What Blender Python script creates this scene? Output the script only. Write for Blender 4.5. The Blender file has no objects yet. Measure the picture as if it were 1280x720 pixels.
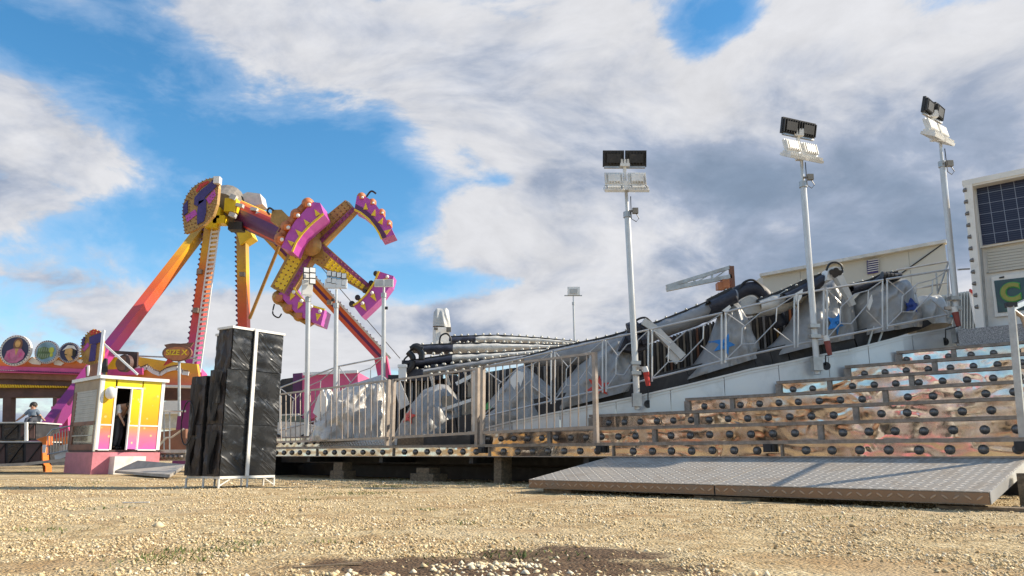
import bpy, math, random
import numpy as np
from mathutils import Vector, noise as mnoise
random.seed(7); np.random.seed(7)
scene = bpy.context.scene
COL = scene.collection
R = math.radians

# ------------------------------------------------------------------ camera
H = 0.46; PITCH = R(12.0); F = 985.0
cam_d = bpy.data.cameras.new('camera'); cam = bpy.data.objects.new('camera', cam_d); COL.objects.link(cam)
cam_d.sensor_width = 36; cam_d.lens = 36*F/1280; cam_d.clip_start = 0.05; cam_d.clip_end = 6000
cam.location = (0, 0, H); cam.rotation_euler = (R(90)+PITCH, 0, 0)
scene.camera = cam

# ------------------------------------------------------------------ world and sun
SUN_AZ = R(84); SUN_EL = R(33)
sun_dir = Vector((math.sin(SUN_AZ)*math.cos(SUN_EL), math.cos(SUN_AZ)*math.cos(SUN_EL), math.sin(SUN_EL)))
ld = bpy.data.lights.new('sun', 'SUN'); ld.energy = 4.6; ld.angle = R(0.55); ld.color = (1.0, 0.88, 0.70)
lo = bpy.data.objects.new('sun', ld); COL.objects.link(lo)
lo.rotation_euler = sun_dir.to_track_quat('Z', 'Y').to_euler(); lo.location = (20, 8, 20)

scene.view_settings.view_transform = 'Standard'; scene.view_settings.look = 'None'
scene.view_settings.exposure = 0.66; scene.view_settings.gamma = 1.0

class NT:
    """small helper for writing node trees"""
    def __init__(s, nt): s.nt = nt
    def node(s, typ, **kw):
        n = s.nt.nodes.new(typ)
        for k, v in kw.items(): setattr(n, k, v)
        return n
    def put(s, sock, v):
        if isinstance(v, bpy.types.NodeSocket): s.nt.links.new(v, sock)
        elif v is not None: sock.default_value = v
    def m(s, op, a, b=None, c=None, clamp=False):
        n = s.node('ShaderNodeMath', operation=op, use_clamp=clamp)
        s.put(n.inputs[0], a); s.put(n.inputs[1], b)
        if c is not None: s.put(n.inputs[2], c)
        return n.outputs[0]
    def mix(s, f, a, b, blend='MIX'):
        n = s.node('ShaderNodeMix', data_type='RGBA', blend_type=blend)
        s.put(n.inputs[0], f); s.put(n.inputs[6], a); s.put(n.inputs[7], b)
        return n.outputs[2]
    def noise(s, vec, scale, detail=4, rough=0.55, dist=0.0):
        n = s.node('ShaderNodeTexNoise'); s.put(n.inputs['Vector'], vec)
        n.inputs['Scale'].default_value = scale; n.inputs['Detail'].default_value = detail
        n.inputs['Roughness'].default_value = rough; n.inputs['Distortion'].default_value = dist
        return n.outputs['Fac']
    def smooth(s, x, a, b, lo=0.0, hi=1.0):
        n = s.node('ShaderNodeMapRange', interpolation_type='SMOOTHSTEP')
        s.put(n.inputs[0], x); n.inputs[1].default_value = a; n.inputs[2].default_value = b
        n.inputs[3].default_value = lo; n.inputs[4].default_value = hi
        return n.outputs[0]
    def ramp(s, x, stops, interp='LINEAR'):
        n = s.node('ShaderNodeValToRGB'); s.put(n.inputs[0], x); cr = n.color_ramp; cr.interpolation = interp
        while len(cr.elements) < len(stops): cr.elements.new(0.5)
        for e, (p, c) in zip(cr.elements, stops): e.position = p; e.color = (*c, 1)
        return n.outputs[0]

def ray(px, py):
    a = (px-640)/F; u = (360-py)/F
    f = math.cos(PITCH)-u*math.sin(PITCH); up = math.sin(PITCH)+u*math.cos(PITCH)
    return a/f, up/f

def build_world():
    w = bpy.data.worlds.new('World'); scene.world = w; w.use_nodes = True
    nt = w.node_tree; nt.nodes.clear(); N = NT(nt)
    out = N.node('ShaderNodeOutputWorld'); bg = N.node('ShaderNodeBackground'); nt.links.new(bg.outputs[0], out.inputs[0])
    sky = N.node('ShaderNodeTexSky', sky_type='NISHITA', sun_disc=False, sun_elevation=SUN_EL, sun_rotation=SUN_AZ)
    sky.air_density = 1.0; sky.dust_density = 0.3; sky.ozone_density = 2.2
    tc = N.node('ShaderNodeTexCoord'); d = tc.outputs['Generated']
    sep = N.node('ShaderNodeSeparateXYZ'); N.put(sep.inputs[0], d); x, y, z = sep.outputs
    az = N.m('MULTIPLY', N.m('ARCTAN2', x, y), 180/math.pi)
    el = N.m('MULTIPLY', N.m('ARCSINE', z), 180/math.pi)
    def blob(px, py, sx, sy, amp):
        ax, v = ray(px, py); a0 = math.degrees(math.atan(ax)); e0 = math.degrees(math.atan(v/math.sqrt(1+ax*ax)))
        k = 0.052
        da = N.m('DIVIDE', N.m('SUBTRACT', az, a0), sx*k); de = N.m('DIVIDE', N.m('SUBTRACT', el, e0), sy*k)
        r2 = N.m('ADD', N.m('MULTIPLY', da, da), N.m('MULTIPLY', de, de))
        g = N.m('EXPONENT', N.m('MULTIPLY', r2, -1.0))
        return N.m('MULTIPLY', g, amp)
    def total(bl, base):
        t = base
        for b in bl: t = N.m('ADD', t, blob(*b))
        return t
    # sheet of cloud above the viewer: direction divided by height
    zz = N.m('ADD', N.m('MAXIMUM', z, 0.0), 0.45)
    cx = N.m('DIVIDE', x, zz); cy = N.m('DIVIDE', y, zz)
    cv = N.node('ShaderNodeCombineXYZ'); N.put(cv.inputs[0], cx); N.put(cv.inputs[1], cy); N.put(cv.inputs[2], N.m('MULTIPLY', z, 1.5))
    P = cv.outputs[0]
    warp = N.node('ShaderNodeTexNoise'); N.put(warp.inputs['Vector'], P); warp.inputs['Scale'].default_value = 1.6; warp.inputs['Detail'].default_value = 3
    wv = N.node('ShaderNodeVectorMath', operation='MULTIPLY_ADD'); N.put(wv.inputs[0], warp.outputs['Color']); wv.inputs[1].default_value = (.36, .36, .36); N.put(wv.inputs[2], P)
    PW = wv.outputs[0]
    n1 = N.noise(PW, 1.9, 9, 0.58)
    n2 = N.noise(PW, 6.5, 7, 0.60)
    def puff(vec, scale):
        v = N.node('ShaderNodeTexVoronoi', feature='F1'); N.put(v.inputs['Vector'], vec); v.inputs['Scale'].default_value = scale
        v.inputs['Detail'].default_value = 3.0; v.inputs['Roughness'].default_value = .55; v.inputs['Lacunarity'].default_value = 2.3; v.normalize = True
        return N.m('SUBTRACT', 1.0, v.outputs['Distance'])
    pf = puff(PW, 6.0)
    n3 = N.noise(PW, 24.0, 5, 0.62)
    dens_n = N.m('ADD', N.m('ADD', N.m('ADD', N.m('MULTIPLY', n1, 1.7), N.m('MULTIPLY', n2, 0.6)), N.m('MULTIPLY', n3, 0.55)), N.m('MULTIPLY', N.m('SUBTRACT', pf, .62), 0.8))      # about 0.92 mean
    B = [  # where the big masses of cloud hang, and the gaps between them
        (20, 160, 110, 75, .46), (70, 205, 110, 45, .30), (5, 255, 70, 35, .35), (60, 345, 60, 14, .22), (90, 5, 60, 16, .30), (150, 320, 60, 12, .15),
        (330, 25, 150, 50, .55), (480, 55, 140, 60, .50), (620, 120, 150, 90, .55), (760, 130, 150, 120, .60), (700, 290, 130, 70, .45),
        (600, 300, 60, 40, .30), (960, 300, 260, 150, .85), (1150, 120, 260, 120, .85), (1000, 90, 100, 90, .65), (1250, 300, 160, 160, .8),
        (220, 400, 120, 24, .75), (330, 400, 130, 44, .85), (440, 430, 90, 34, .7), (560, 420, 110, 34, .6), (640, 400, 110, 45, .5), (750, 390, 120, 60, .5),
        (30, 540, 200, 20, .35), (140, 405, 60, 14, .35),
        (350, 200, 150, 70, -.62), (460, 240, 90, 70, -.42), (180, 90, 100, 70, -.35), (240, 290, 190, 60, -.42), (885, 20, 75, 34, -.60), (865, 70, 40, 36, -.42), (930, 30, 50, 20, -.3), (520, 350, 70, 22, -.45), (640, 355, 55, 16, -.4),
        (620, 225, 38, 18, -.42), (590, 190, 26, 20, -.2), (60, 60, 80, 30, -.25), (80, 400, 80, 22, -.25), (470, 175, 60, 60, -.15)]
    cov = total(B, N.m('SUBTRACT', dens_n, 1.05))
    # the rest of the sky carries on as scattered cloud
    mask = N.smooth(cov, 0.38, 0.74)
    # shading of the cloud: thick parts grey-blue, thin rims and sunward sides white
    off = N.node('ShaderNodeVectorMath', operation='ADD'); N.put(off.inputs[0], PW); off.inputs[1].default_value = (0.07, 0.02, 0.05)
    n1b = N.noise(off.outputs[0], 1.7, 5, 0.50)
    relief = N.m('MULTIPLY', N.m('SUBTRACT', n1, n1b), 1.9)
    off2 = N.node('ShaderNodeVectorMath', operation='ADD'); N.put(off2.inputs[0], PW); off2.inputs[1].default_value = (0.02, 0.006, 0.014)
    n2b = N.noise(off2.outputs[0], 5.5, 6, 0.58)
    relief = N.m('ADD', relief, N.m('MULTIPLY', N.m('SUBTRACT', n2, n2b), 1.5))
    relief = N.m('ADD', relief, N.m('MULTIPLY', N.m('SUBTRACT', pf, .62), 0.45))
    G = [(1040, 265, 185, 90, .62), (900, 235, 110, 60, .50), (1180, 190, 170, 80, .52), (1235, 120, 80, 50, .2), (1150, 330, 160, 60, .42), (980, 330, 100, 40, .2), (700, 260, 70, 40, .05), (560, 400, 90, 30, .55), (500, 430, 60, 20, .3), (650, 340, 60, 22, .15),
         (760, 360, 90, 30, .12), (60, 190, 90, 60, -.22), (30, 250, 70, 20, .1), (430, 15, 160, 30, .16), (480, 60, 90, 24, .10), (820, 200, 60, 50, .12), (230, 405, 90, 22, -.4), (330, 395, 70, 24, -.35), (440, 425, 60, 16, -.2), (60, 190, 100, 60, .12), (30, 530, 300, 24, .55),
         (880, 115, 45, 40, -.55), (905, 80, 50, 30, -.25), (940, 190, 30, 20, -.1), (800, 300, 90, 26, -.25), (870, 290, 50, 20, -.2), (1000, 30, 200, 28, -.15), (690, 385, 60, 20, -.45), (590, 395, 30, 14, -.5), (1120, 160, 30, 14, -.1), (975, 285, 24, 10, -.25), (520, 385, 22, 8, -.3)]
    dark = N.m('SUBTRACT', total(G, N.m('MULTIPLY', N.m('SUBTRACT', cov, 1.0), 0.12)), relief)
    dark = N.m('ADD', dark, N.m('MULTIPLY', N.m('SUBTRACT', N.noise(P, 2.4, 6, .6), 0.5), 1.1))
    dk = N.smooth(dark, -0.36, 1.15)
    ccol = N.ramp(dk, [(0, (5.7, 5.75, 6.0)), (0.24, (4.5, 4.75, 5.35)), (0.55, (2.9, 3.4, 4.4)), (1.0, (1.9, 2.5, 3.45))])
    vmul = N.node('ShaderNodeVectorMath', operation='SCALE'); N.put(vmul.inputs[0], ccol); N.put(vmul.inputs['Scale'], N.m('ADD', .70, N.m('ADD', N.m('MULTIPLY', n2, .34), N.m('MULTIPLY', n3, .20)))); ccol = vmul.outputs[0]
    # the blue between: Nishita, a little deeper as a phone records it
    hsv = N.node('ShaderNodeHueSaturation'); N.put(hsv.inputs['Color'], sky.outputs[0]); hsv.inputs['Saturation'].default_value = 1.30; hsv.inputs['Value'].default_value = 1.42; hsv.inputs['Hue'].default_value = 0.492
    veil = N.smooth(N.m('ADD', cov, 0), 0.05, 0.5, 0, 0.28)
    base = N.mix(veil, hsv.outputs[0], (5.2, 6.0, 7.2, 1))
    colr = N.mix(mask, base, ccol)
    N.put(bg.inputs['Color'], colr); bg.inputs['Strength'].default_value = 0.085
    return sky
SKY = build_world()

# ------------------------------------------------------------------ placing helpers
def W(px, py, t):
    a, v = ray(px, py); return Vector((a*t, t, H+v*t))
def G(px, py):                                   # where a sight line meets the ground
    a, v = ray(px, py); t = -H/v; return Vector((a*t, t, 0))
D0 = 9.52; NX, NY = 0.678, 0.735; EX, EY = -0.735, 0.678      # the front line of the stair platform
def PL(w, s, z): return Vector((NX*(D0+s)+EX*w, NY*(D0+s)+EY*w, z))
def wS(px, s, py=520):
    a, v = ray(px, py); t = (D0+s)/(a*NX+NY); return t*(EX*a+EY)
def S(px, py, s):
    a, v = ray(px, py); t = (D0+s)/(a*NX+NY); return Vector((a*t, t, H+v*t))
def lerp(xs, ys, x): return float(np.interp(x, xs, ys))

# ------------------------------------------------------------------ materials
MATS = {}
def mat(name, col, rough=0.6, metal=0.0, var=0.12, vscale=3.0, bump=0.0, bscale=30.0, spec=0.5, dirt=None, dscale=1.2, damt=0.5, coat=0.0, alpha=None, emit=None, trans=0.0, bdetail=4, stretch=None, rvar=0.0):
    m = bpy.data.materials.new(name); m.use_nodes = True; nt = m.node_tree; N = NT(nt)
    b = nt.nodes['Principled BSDF']; tc = N.node('ShaderNodeTexCoord'); o = tc.outputs['Object']
    if stretch:
        mp = N.node('ShaderNodeMapping'); N.put(mp.inputs[0], o); mp.inputs['Scale'].default_value = stretch; o = mp.outputs[0]
    c = (*col, 1)
    f = N.noise(o, vscale, 5, 0.6)
    lo_ = tuple(max(0, k*(1-var)) for k in col)+(1,); hi_ = tuple(min(1, k*(1+var)) for k in col)+(1,)
    cc = N.mix(N.smooth(f, 0.3, 0.7), lo_, hi_)
    if dirt:
        g = N.smooth(N.noise(o, dscale, 6, 0.68, 0.4), 0.5, 0.68, 0, damt)
        cc = N.mix(g, cc, (*dirt, 1))
    N.put(b.inputs['Base Color'], cc)
    if rvar:
        rr = N.m('ADD', N.m('MULTIPLY', N.m('SUBTRACT', N.noise(o, vscale*2.3, 4), .5), rvar), rough, clamp=True); N.put(b.inputs['Roughness'], rr)
    else: b.inputs['Roughness'].default_value = rough
    b.inputs['Metallic'].default_value = metal
    b.inputs['Specular IOR Level'].default_value = spec; b.inputs['Coat Weight'].default_value = coat
    if trans: b.inputs['Transmission Weight'].default_value = trans
    if alpha is not None: b.inputs['Alpha'].default_value = alpha
    if emit: b.inputs['Emission Color'].default_value = (*emit[0], 1); b.inputs['Emission Strength'].default_value = emit[1]
    if bump:
        bn = N.node('ShaderNodeBump'); bn.inputs['Strength'].default_value = 1.0; bn.inputs['Distance'].default_value = bump
        N.put(bn.inputs['Height'], N.noise(o, bscale, bdetail, 0.6)); N.put(b.inputs['Normal'], bn.outputs[0])
    MATS[name] = m; return m

M = {}
M['galv'] = mat('galvanised_steel', (.44, .44, .43), .4, .8, .15, 6, .0006, 60, dirt=(.28, .22, .16), dscale=4, damt=.35)
M['rail_tan'] = mat('weathered_rail_steel', (.40, .34, .29), .45, .45, .2, 5, .0006, 60, dirt=(.3, .2, .12), dscale=5, damt=.5)
M['alu'] = mat('bright_aluminium', (.56, .56, .555), .38, .5, .08, 4, dirt=(.4, .37, .33), dscale=3, damt=.3)
M['white'] = mat('white_paint', (.74, .73, .70), .45, 0, .06, 2, dirt=(.42, .37, .3), dscale=2.2, damt=.35)
M['white_clean'] = mat('clean_white', (.8, .8, .78), .4, 0, .04, 2)
M['cream'] = mat('cream_panel', (.50, .49, .44), .6, 0, .08, .5, dirt=(.42, .4, .34), dscale=.5, damt=.4)
M['black'] = mat('black_matt', (.022, .022, .025), .55, 0, .3, 6, dirt=(.1, .09, .08), dscale=3, damt=.4)
M['rubber'] = mat('black_rubber', (.015, .015, .017), .45, 0, .2, 8)
M['navy'] = mat('navy_vinyl', (.022, .024, .038), .55, 0, .25, 5, .004, 14, dirt=(.07, .07, .09), dscale=3, damt=.5)
M['lip'] = mat('worn_tread_edge', (.28, .24, .205), .5, .4, .25, 12, .0012, 90, dirt=(.2, .16, .12), dscale=6, damt=.6)
M['stud'] = mat('smoked_lamp_dome', (.15, .135, .125), .26, .25, .3, 20, coat=.4)
M['wood'] = mat('old_timber', (.20, .145, .09), .8, 0, .35, 4, .003, 40, stretch=(1, 8, 8), dirt=(.08, .06, .045), damt=.7)
M['fabric'] = mat('grey_folded_canopy', (.29, .29, .295), .55, 0, .14, 4, .012, 7, dirt=(.2, .2, .2), dscale=2.5, damt=.6)
M['fabric_light'] = mat('pale_canopy_cloth', (.62, .60, .55), .6, 0, .14, 4, .01, 9, dirt=(.3, .29, .27), dscale=2.5, damt=.6)
M['bulb'] = mat('clear_bulb', (.58, .55, .47), .25, 0, .1, 10, coat=.5)
M['mustard'] = mat('mustard_paint', (.40, .235, .065), .45, .1, .2, 3, .002, 30, dirt=(.2, .12, .05), dscale=3, damt=.4)
M['yellow'] = mat('yellow_paint', (.84, .58, .02), .4, 0, .08, 3, dirt=(.5, .3, .05), dscale=3, damt=.3)
M['orange'] = mat('orange_paint', (.78, .20, .03), .4, 0, .12, 3, dirt=(.4, .14, .06), dscale=3, damt=.4)
M['rust_orange'] = mat('orange_seat_shell', (.50, .17, .06), .5, 0, .2, 4, dirt=(.25, .12, .06), dscale=4, damt=.5)
M['purple'] = mat('violet_paint', (.48, .075, .40), .38, 0, .1, 3, dirt=(.25, .05, .24), dscale=3, damt=.35)
M['dark_purple'] = mat('dark_violet_paint', (.10, .02, .10), .45, 0, .15, 3)
M['indigo'] = mat('indigo_paint', (.045, .03, .16), .45, 0, .2, 5)
M['magenta'] = mat('magenta_paint', (.60, .08, .26), .45, 0, .1, 3, dirt=(.4, .08, .2), dscale=2, damt=.3)
M['red'] = mat('red_paint', (.52, .035, .025), .42, 0, .12, 4)
M['pink_base'] = mat('pink_vinyl_skirt', (.58, .20, .24), .5, 0, .12, 3, .01, 6, dirt=(.34, .14, .15), dscale=3, damt=.4)
M['pink_wall'] = mat('pink_trailer_wall', (.62, .10, .23), .5, 0, .1, 2, dirt=(.42, .1, .2), dscale=2, damt=.4)
M['brown_dark'] = mat('dark_brown_board', (.085, .045, .04), .6, 0, .3, 2)
M['brown'] = mat('brown_board', (.22, .10, .06), .6, 0, .25, 2)
M['glass_dark'] = mat('dark_glass', (.02, .025, .03), .1, 0, .1, 2, coat=.5)
M['blue_star'] = mat('blue_emblem', (.03, .22, .58), .5, 0, .1, 6)
M['dark_blue_star'] = mat('dark_blue_emblem', (.03, .06, .25), .5, 0, .1, 6)
M['red_star'] = mat('red_emblem', (.60, .06, .04), .5, 0, .1, 6)
M['green_mark'] = mat('green_emblem', (.05, .32, .07), .5, 0, .1, 6)
M['cyan_mark'] = mat('cyan_emblem', (.06, .5, .68), .5, 0, .1, 6)
M['skin'] = mat('skin', (.42, .24, .16), .5, 0, .05, 6)
M['hair'] = mat('hair', (.02, .015, .012), .6)
M['jeans'] = mat('dark_trousers', (.05, .055, .07), .8, 0, .2, 10)
M['shirt_grey'] = mat('grey_blue_shirt', (.13, .17, .22), .8, 0, .15, 10)
M['shirt_white'] = mat('pale_shirt', (.62, .64, .68), .8, 0, .1, 10)
M['concrete'] = mat('concrete', (.38, .35, .31), .85, 0, .15, 4, .004, 30)
M['black_wrap'] = mat('black_cloth_wrap', (.045, .038, .037), .5, 0, .3, 3, .02, 5, dirt=(.075, .06, .052), dscale=2.5, damt=.6, stretch=(4, 4, .7))
M['hubgrey'] = mat('machine_grey', (.25, .22, .18), .5, .3, .2, 5, .003, 20)
M['lightgrey'] = mat('pale_machine_housing', (.55, .55, .53), .5, 0, .12, 5, dirt=(.35, .34, .32), damt=.4)
M['corrug'] = mat('grey_corrugated_steel', (.42, .45, .46), .5, .2, .1, 3)

def film_mat():
    # glossy black plastic film pulled tight: diagonal creases
    m = bpy.data.materials.new('black_plastic_film'); m.use_nodes = True; nt = m.node_tree; N = NT(nt); b = nt.nodes['Principled BSDF']
    tc = N.node('ShaderNodeTexCoord'); o = tc.outputs['Object']
    b.inputs['Base Color'].default_value = (.02, .021, .023, 1); b.inputs['Specular IOR Level'].default_value = .55
    m0 = N.node('ShaderNodeMapping'); N.put(m0.inputs[0], o); m0.inputs['Rotation'].default_value = (R(40), 0, 0)
    mp = N.node('ShaderNodeMapping'); N.put(mp.inputs[0], m0.outputs[0]); mp.inputs['Scale'].default_value = (.6, .55, 3.4)
    n = N.noise(mp.outputs[0], 1.7, 3, .5, .5)
    ridged = N.m('ABSOLUTE', N.m('SUBTRACT', n, .5))
    n2 = N.noise(o, 26, 4, .7)
    h = N.m('ADD', N.m('MULTIPLY', N.m('MULTIPLY', N.m('SUBTRACT', .1, ridged, clamp=True), N.smooth(N.noise(o, 2.3, 3), .44, .66)), 2.2), N.m('MULTIPLY', n2, .008))
    bn = N.node('ShaderNodeBump'); bn.inputs['Distance'].default_value = .045; N.put(bn.inputs['Height'], h); N.put(b.inputs['Normal'], bn.outputs[0])
    N.put(b.inputs['Roughness'], N.smooth(N.noise(o, 3.1, 4), .35, .65, .14, .34))
    return m
M['film'] = film_mat()

def mirror_mat():
    # polished sheet with dents, so that what it mirrors is drawn out
    m = bpy.data.materials.new('polished_riser_sheet'); m.use_nodes = True; nt = m.node_tree; N = NT(nt); b = nt.nodes['Principled BSDF']
    tc = N.node('ShaderNodeTexCoord'); o = tc.outputs['Object']
    info = N.node('ShaderNodeObjectInfo'); va = N.node('ShaderNodeVectorMath', operation='ADD'); N.put(va.inputs[0], o)
    cb = N.node('ShaderNodeCombineXYZ'); N.put(cb.inputs[0], N.m('MULTIPLY', info.outputs['Random'], 40)); N.put(va.inputs[1], cb.outputs[0]); o = va.outputs[0]
    dirt = N.noise(o, 3.5, 6, .7, .5)
    col = N.mix(N.smooth(dirt, .36, .66), (.50, .455, .42, 1), (.64, .60, .565, 1))
    col = N.mix(N.smooth(N.noise(o, .9, 2), .45, .6, 0, .55), col, (.44, .38, .345, 1))
    N.put(b.inputs['Base Color'], col); b.inputs['Metallic'].default_value = 1.0
    N.put(b.inputs['Roughness'], N.smooth(N.noise(o, 4, 5, .7), .35, .7, .05, .20))
    n = N.noise(o, 1.5, 2, .4, 1.2)
    bn = N.node('ShaderNodeBump'); bn.inputs['Distance'].default_value = .012; N.put(bn.inputs['Height'], n); N.put(b.inputs['Normal'], bn.outputs[0])
    return m
M['mirror'] = mirror_mat()

def chequer_mat(name, dark, light):
    m = bpy.data.materials.new(name); m.use_nodes = True; nt = m.node_tree; N = NT(nt); b = nt.nodes['Principled BSDF']
    tc = N.node('ShaderNodeTexCoord'); o = tc.outputs['UV']
    sp = N.node('ShaderNodeSeparateXYZ'); N.put(sp.inputs[0], o); x, y, _ = sp.outputs
    k = 11.0
    u = N.m('MULTIPLY', x, k); v = N.m('MULTIPLY', y, k)
    par = N.m('MODULO', N.m('ADD', N.m('FLOOR', u), N.m('FLOOR', v)), 2.0)
    fu = N.m('SUBTRACT', N.m('FRACT', u), .5); fv = N.m('SUBTRACT', N.m('FRACT', v), .5)
    def bar(a, c_): return N.m('SUBTRACT', 1.0, N.m('ADD', N.m('POWER', N.m('MULTIPLY', a, 2.3), 2.0), N.m('POWER', N.m('MULTIPLY', c_, 6.5), 2.0)), clamp=True)
    p1 = N.m('ADD', N.m('MULTIPLY', fu, .707), N.m('MULTIPLY', fv, .707)); p2 = N.m('SUBTRACT', N.m('MULTIPLY', fu, .707), N.m('MULTIPLY', fv, .707))
    h = N.m('ADD', N.m('MULTIPLY', bar(p1, p2), par), N.m('MULTIPLY', bar(p2, p1), N.m('SUBTRACT', 1.0, par)))
    ob = tc.outputs['Object']
    wear = N.noise(ob, 2.2, 6, .7, .5)
    c = N.mix(N.smooth(h, .1, .5), (*dark, 1), (*light, 1))
    c = N.mix(N.smooth(wear, .48, .68, 0, .65), c, (.25, .205, .16, 1))
    scr = N.noise(ob, 7, 5, .75); c = N.mix(N.smooth(scr, .6, .72, 0, .5), c, (.40, .38, .35, 1))
    N.put(b.inputs['Base Color'], c); b.inputs['Metallic'].default_value = .3
    N.put(b.inputs['Roughness'], N.smooth(wear, .3, .7, .38, .62))
    bn = N.node('ShaderNodeBump'); bn.inputs['Distance'].default_value = .006; N.put(bn.inputs['Height'], h); N.put(b.inputs['Normal'], bn.outputs[0])
    return m
M['chequer'] = chequer_mat('chequer_plate', (.36, .325, .28), (.66, .61, .54))

def zgrad(name, stops, z0, z1, rough=.42, extra=None):
    m = bpy.data.materials.new(name); m.use_nodes = True; nt = m.node_tree; N = NT(nt); b = nt.nodes['Principled BSDF']
    g = N.node('ShaderNodeNewGeometry'); sp = N.node('ShaderNodeSeparateXYZ'); N.put(sp.inputs[0], g.outputs['Position'])
    f = N.m('DIVIDE', N.m('SUBTRACT', sp.outputs[2], z0), z1-z0, clamp=True)
    f = N.m('ADD', f, N.m('MULTIPLY', N.m('SUBTRACT', N.noise(g.outputs['Position'], 2.5, 4), .5), .06))
    c = N.ramp(f, stops)
    if extra == 'specks':
        vo = N.node('ShaderNodeTexVoronoi'); N.put(vo.inputs['Vector'], g.outputs['Position']); vo.inputs['Scale'].default_value = 4.2
        c = N.mix(N.smooth(vo.outputs['Distance'], .10, .16, .8, 0), c, (.9, .62, .25, 1))
    c = N.mix(N.smooth(N.noise(g.outputs['Position'], 1.7, 6, .7), .52, .7, 0, .3), c, (.22, .13, .08, 1))
    N.put(b.inputs['Base Color'], c); b.inputs['Roughness'].default_value = rough
    return m
M['legpaint'] = zgrad('leg_paint_violet_to_yellow', [(0, (.16, .03, .14)), (.2, (.24, .03, .18)), (.38, (.50, .05, .24)), (.50, (.58, .07, .10)), (.64, (.64, .10, .025)), (.78, (.66, .22, .02)), (.86, (.74, .42, .02)), (1, (.42, .26, .07))], .5, 10.6)
M['kiosk_up'] = zgrad('kiosk_yellow_to_orange', [(0, (.80, .34, .015)), (.5, (.85, .50, .01)), (1, (.86, .72, .02))], 1.2, 2.35, .35, 'specks')
M['kiosk_low'] = zgrad('kiosk_pink_to_orange', [(0, (.66, .12, .42)), (.5, (.75, .18, .28)), (1, (.82, .30, .06))], .62, 1.2, .35, 'specks')
M['facade'] = zgrad('facade_sunset_paint', [(0, (.60, .07, .18)), (.35, (.68, .12, .06)), (.6, (.78, .34, .02)), (1, (.86, .62, .03))], 3.1, 4.7, .45)
M['sidewall'] = mat('white_side_sheet', (.60, .625, .64), .30, .35, .06, 1.2, .010, 2.2, dirt=(.42, .44, .45), dscale=1.4, damt=.5, bdetail=2)
M['tarp'] = mat('grey_tarpaulin', (.32, .32, .315), .42, .05, .12, 3, .018, 6, dirt=(.17, .17, .172), dscale=2.2, damt=.6, bdetail=6)
M['tarp_silver'] = mat('silver_tarpaulin', (.52, .52, .50), .42, .05, .10, 3, .018, 6, dirt=(.36, .35, .33), dscale=2.2, damt=.5, bdetail=6)
M['plastic'] = mat('cloudy_plastic_sheet', (.50, .47, .43), .22, 0, .15, 3, .03, 7, dirt=(.3, .27, .23), dscale=3, damt=.7, coat=.5, bdetail=6)
def granite():
    m = bpy.data.materials.new('speckled_granite_board'); m.use_nodes = True; nt = m.node_tree; N = NT(nt); b = nt.nodes['Principled BSDF']
    tc = N.node('ShaderNodeTexCoord'); n = N.noise(tc.outputs['Object'], 70, 3, .8)
    N.put(b.inputs['Base Color'], N.ramp(n, [(.35, (.10, .10, .105)), (.5, (.26, .26, .27)), (.65, (.5, .5, .5))])); b.inputs['Roughness'].default_value = .5
    return m
M['granite'] = granite()
def solar():
    m = bpy.data.materials.new('dark_blue_cells'); m.use_nodes = True; nt = m.node_tree; N = NT(nt); b = nt.nodes['Principled BSDF']
    tc = N.node('ShaderNodeTexCoord'); sp = N.node('ShaderNodeSeparateXYZ'); N.put(sp.inputs[0], tc.outputs['UV']); x, y, _ = sp.outputs
    l1 = N.m('LESS_THAN', N.m('FRACT', N.m('MULTIPLY', x, 6.0)), .05)
    l2 = N.m('LESS_THAN', N.m('FRACT', N.m('MULTIPLY', y, 6.0)), .05)
    l3 = N.m('LESS_THAN', N.m('FRACT', N.m('MULTIPLY', y, 30.0)), .22)
    g = N.m('MAXIMUM', N.m('MULTIPLY', N.m('MAXIMUM', l1, l2), .5), N.m('MULTIPLY', l3, .10))
    N.put(b.inputs['Base Color'], N.mix(g, (.012, .016, .045, 1), (.45, .5, .62, 1))); b.inputs['Roughness'].default_value = .35; b.inputs['Specular IOR Level'].default_value = .3
    return m
M['solar'] = solar()
def poster():
    m = bpy.data.materials.new('green_poster'); m.use_nodes = True; nt = m.node_tree; N = NT(nt); b = nt.nodes['Principled BSDF']
    tc = N.node('ShaderNodeTexCoord'); n = N.noise(tc.outputs['Object'], 3.2, 5, .6, .4)
    N.put(b.inputs['Base Color'], N.ramp(n, [(.35, (.012, .03, .035)), (.5, (.015, .05, .05)), (.68, (.025, .10, .045))])); b.inputs['Roughness'].default_value = .3; b.inputs['Coat Weight'].default_value = .3
    return m
M['poster'] = poster()

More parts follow.
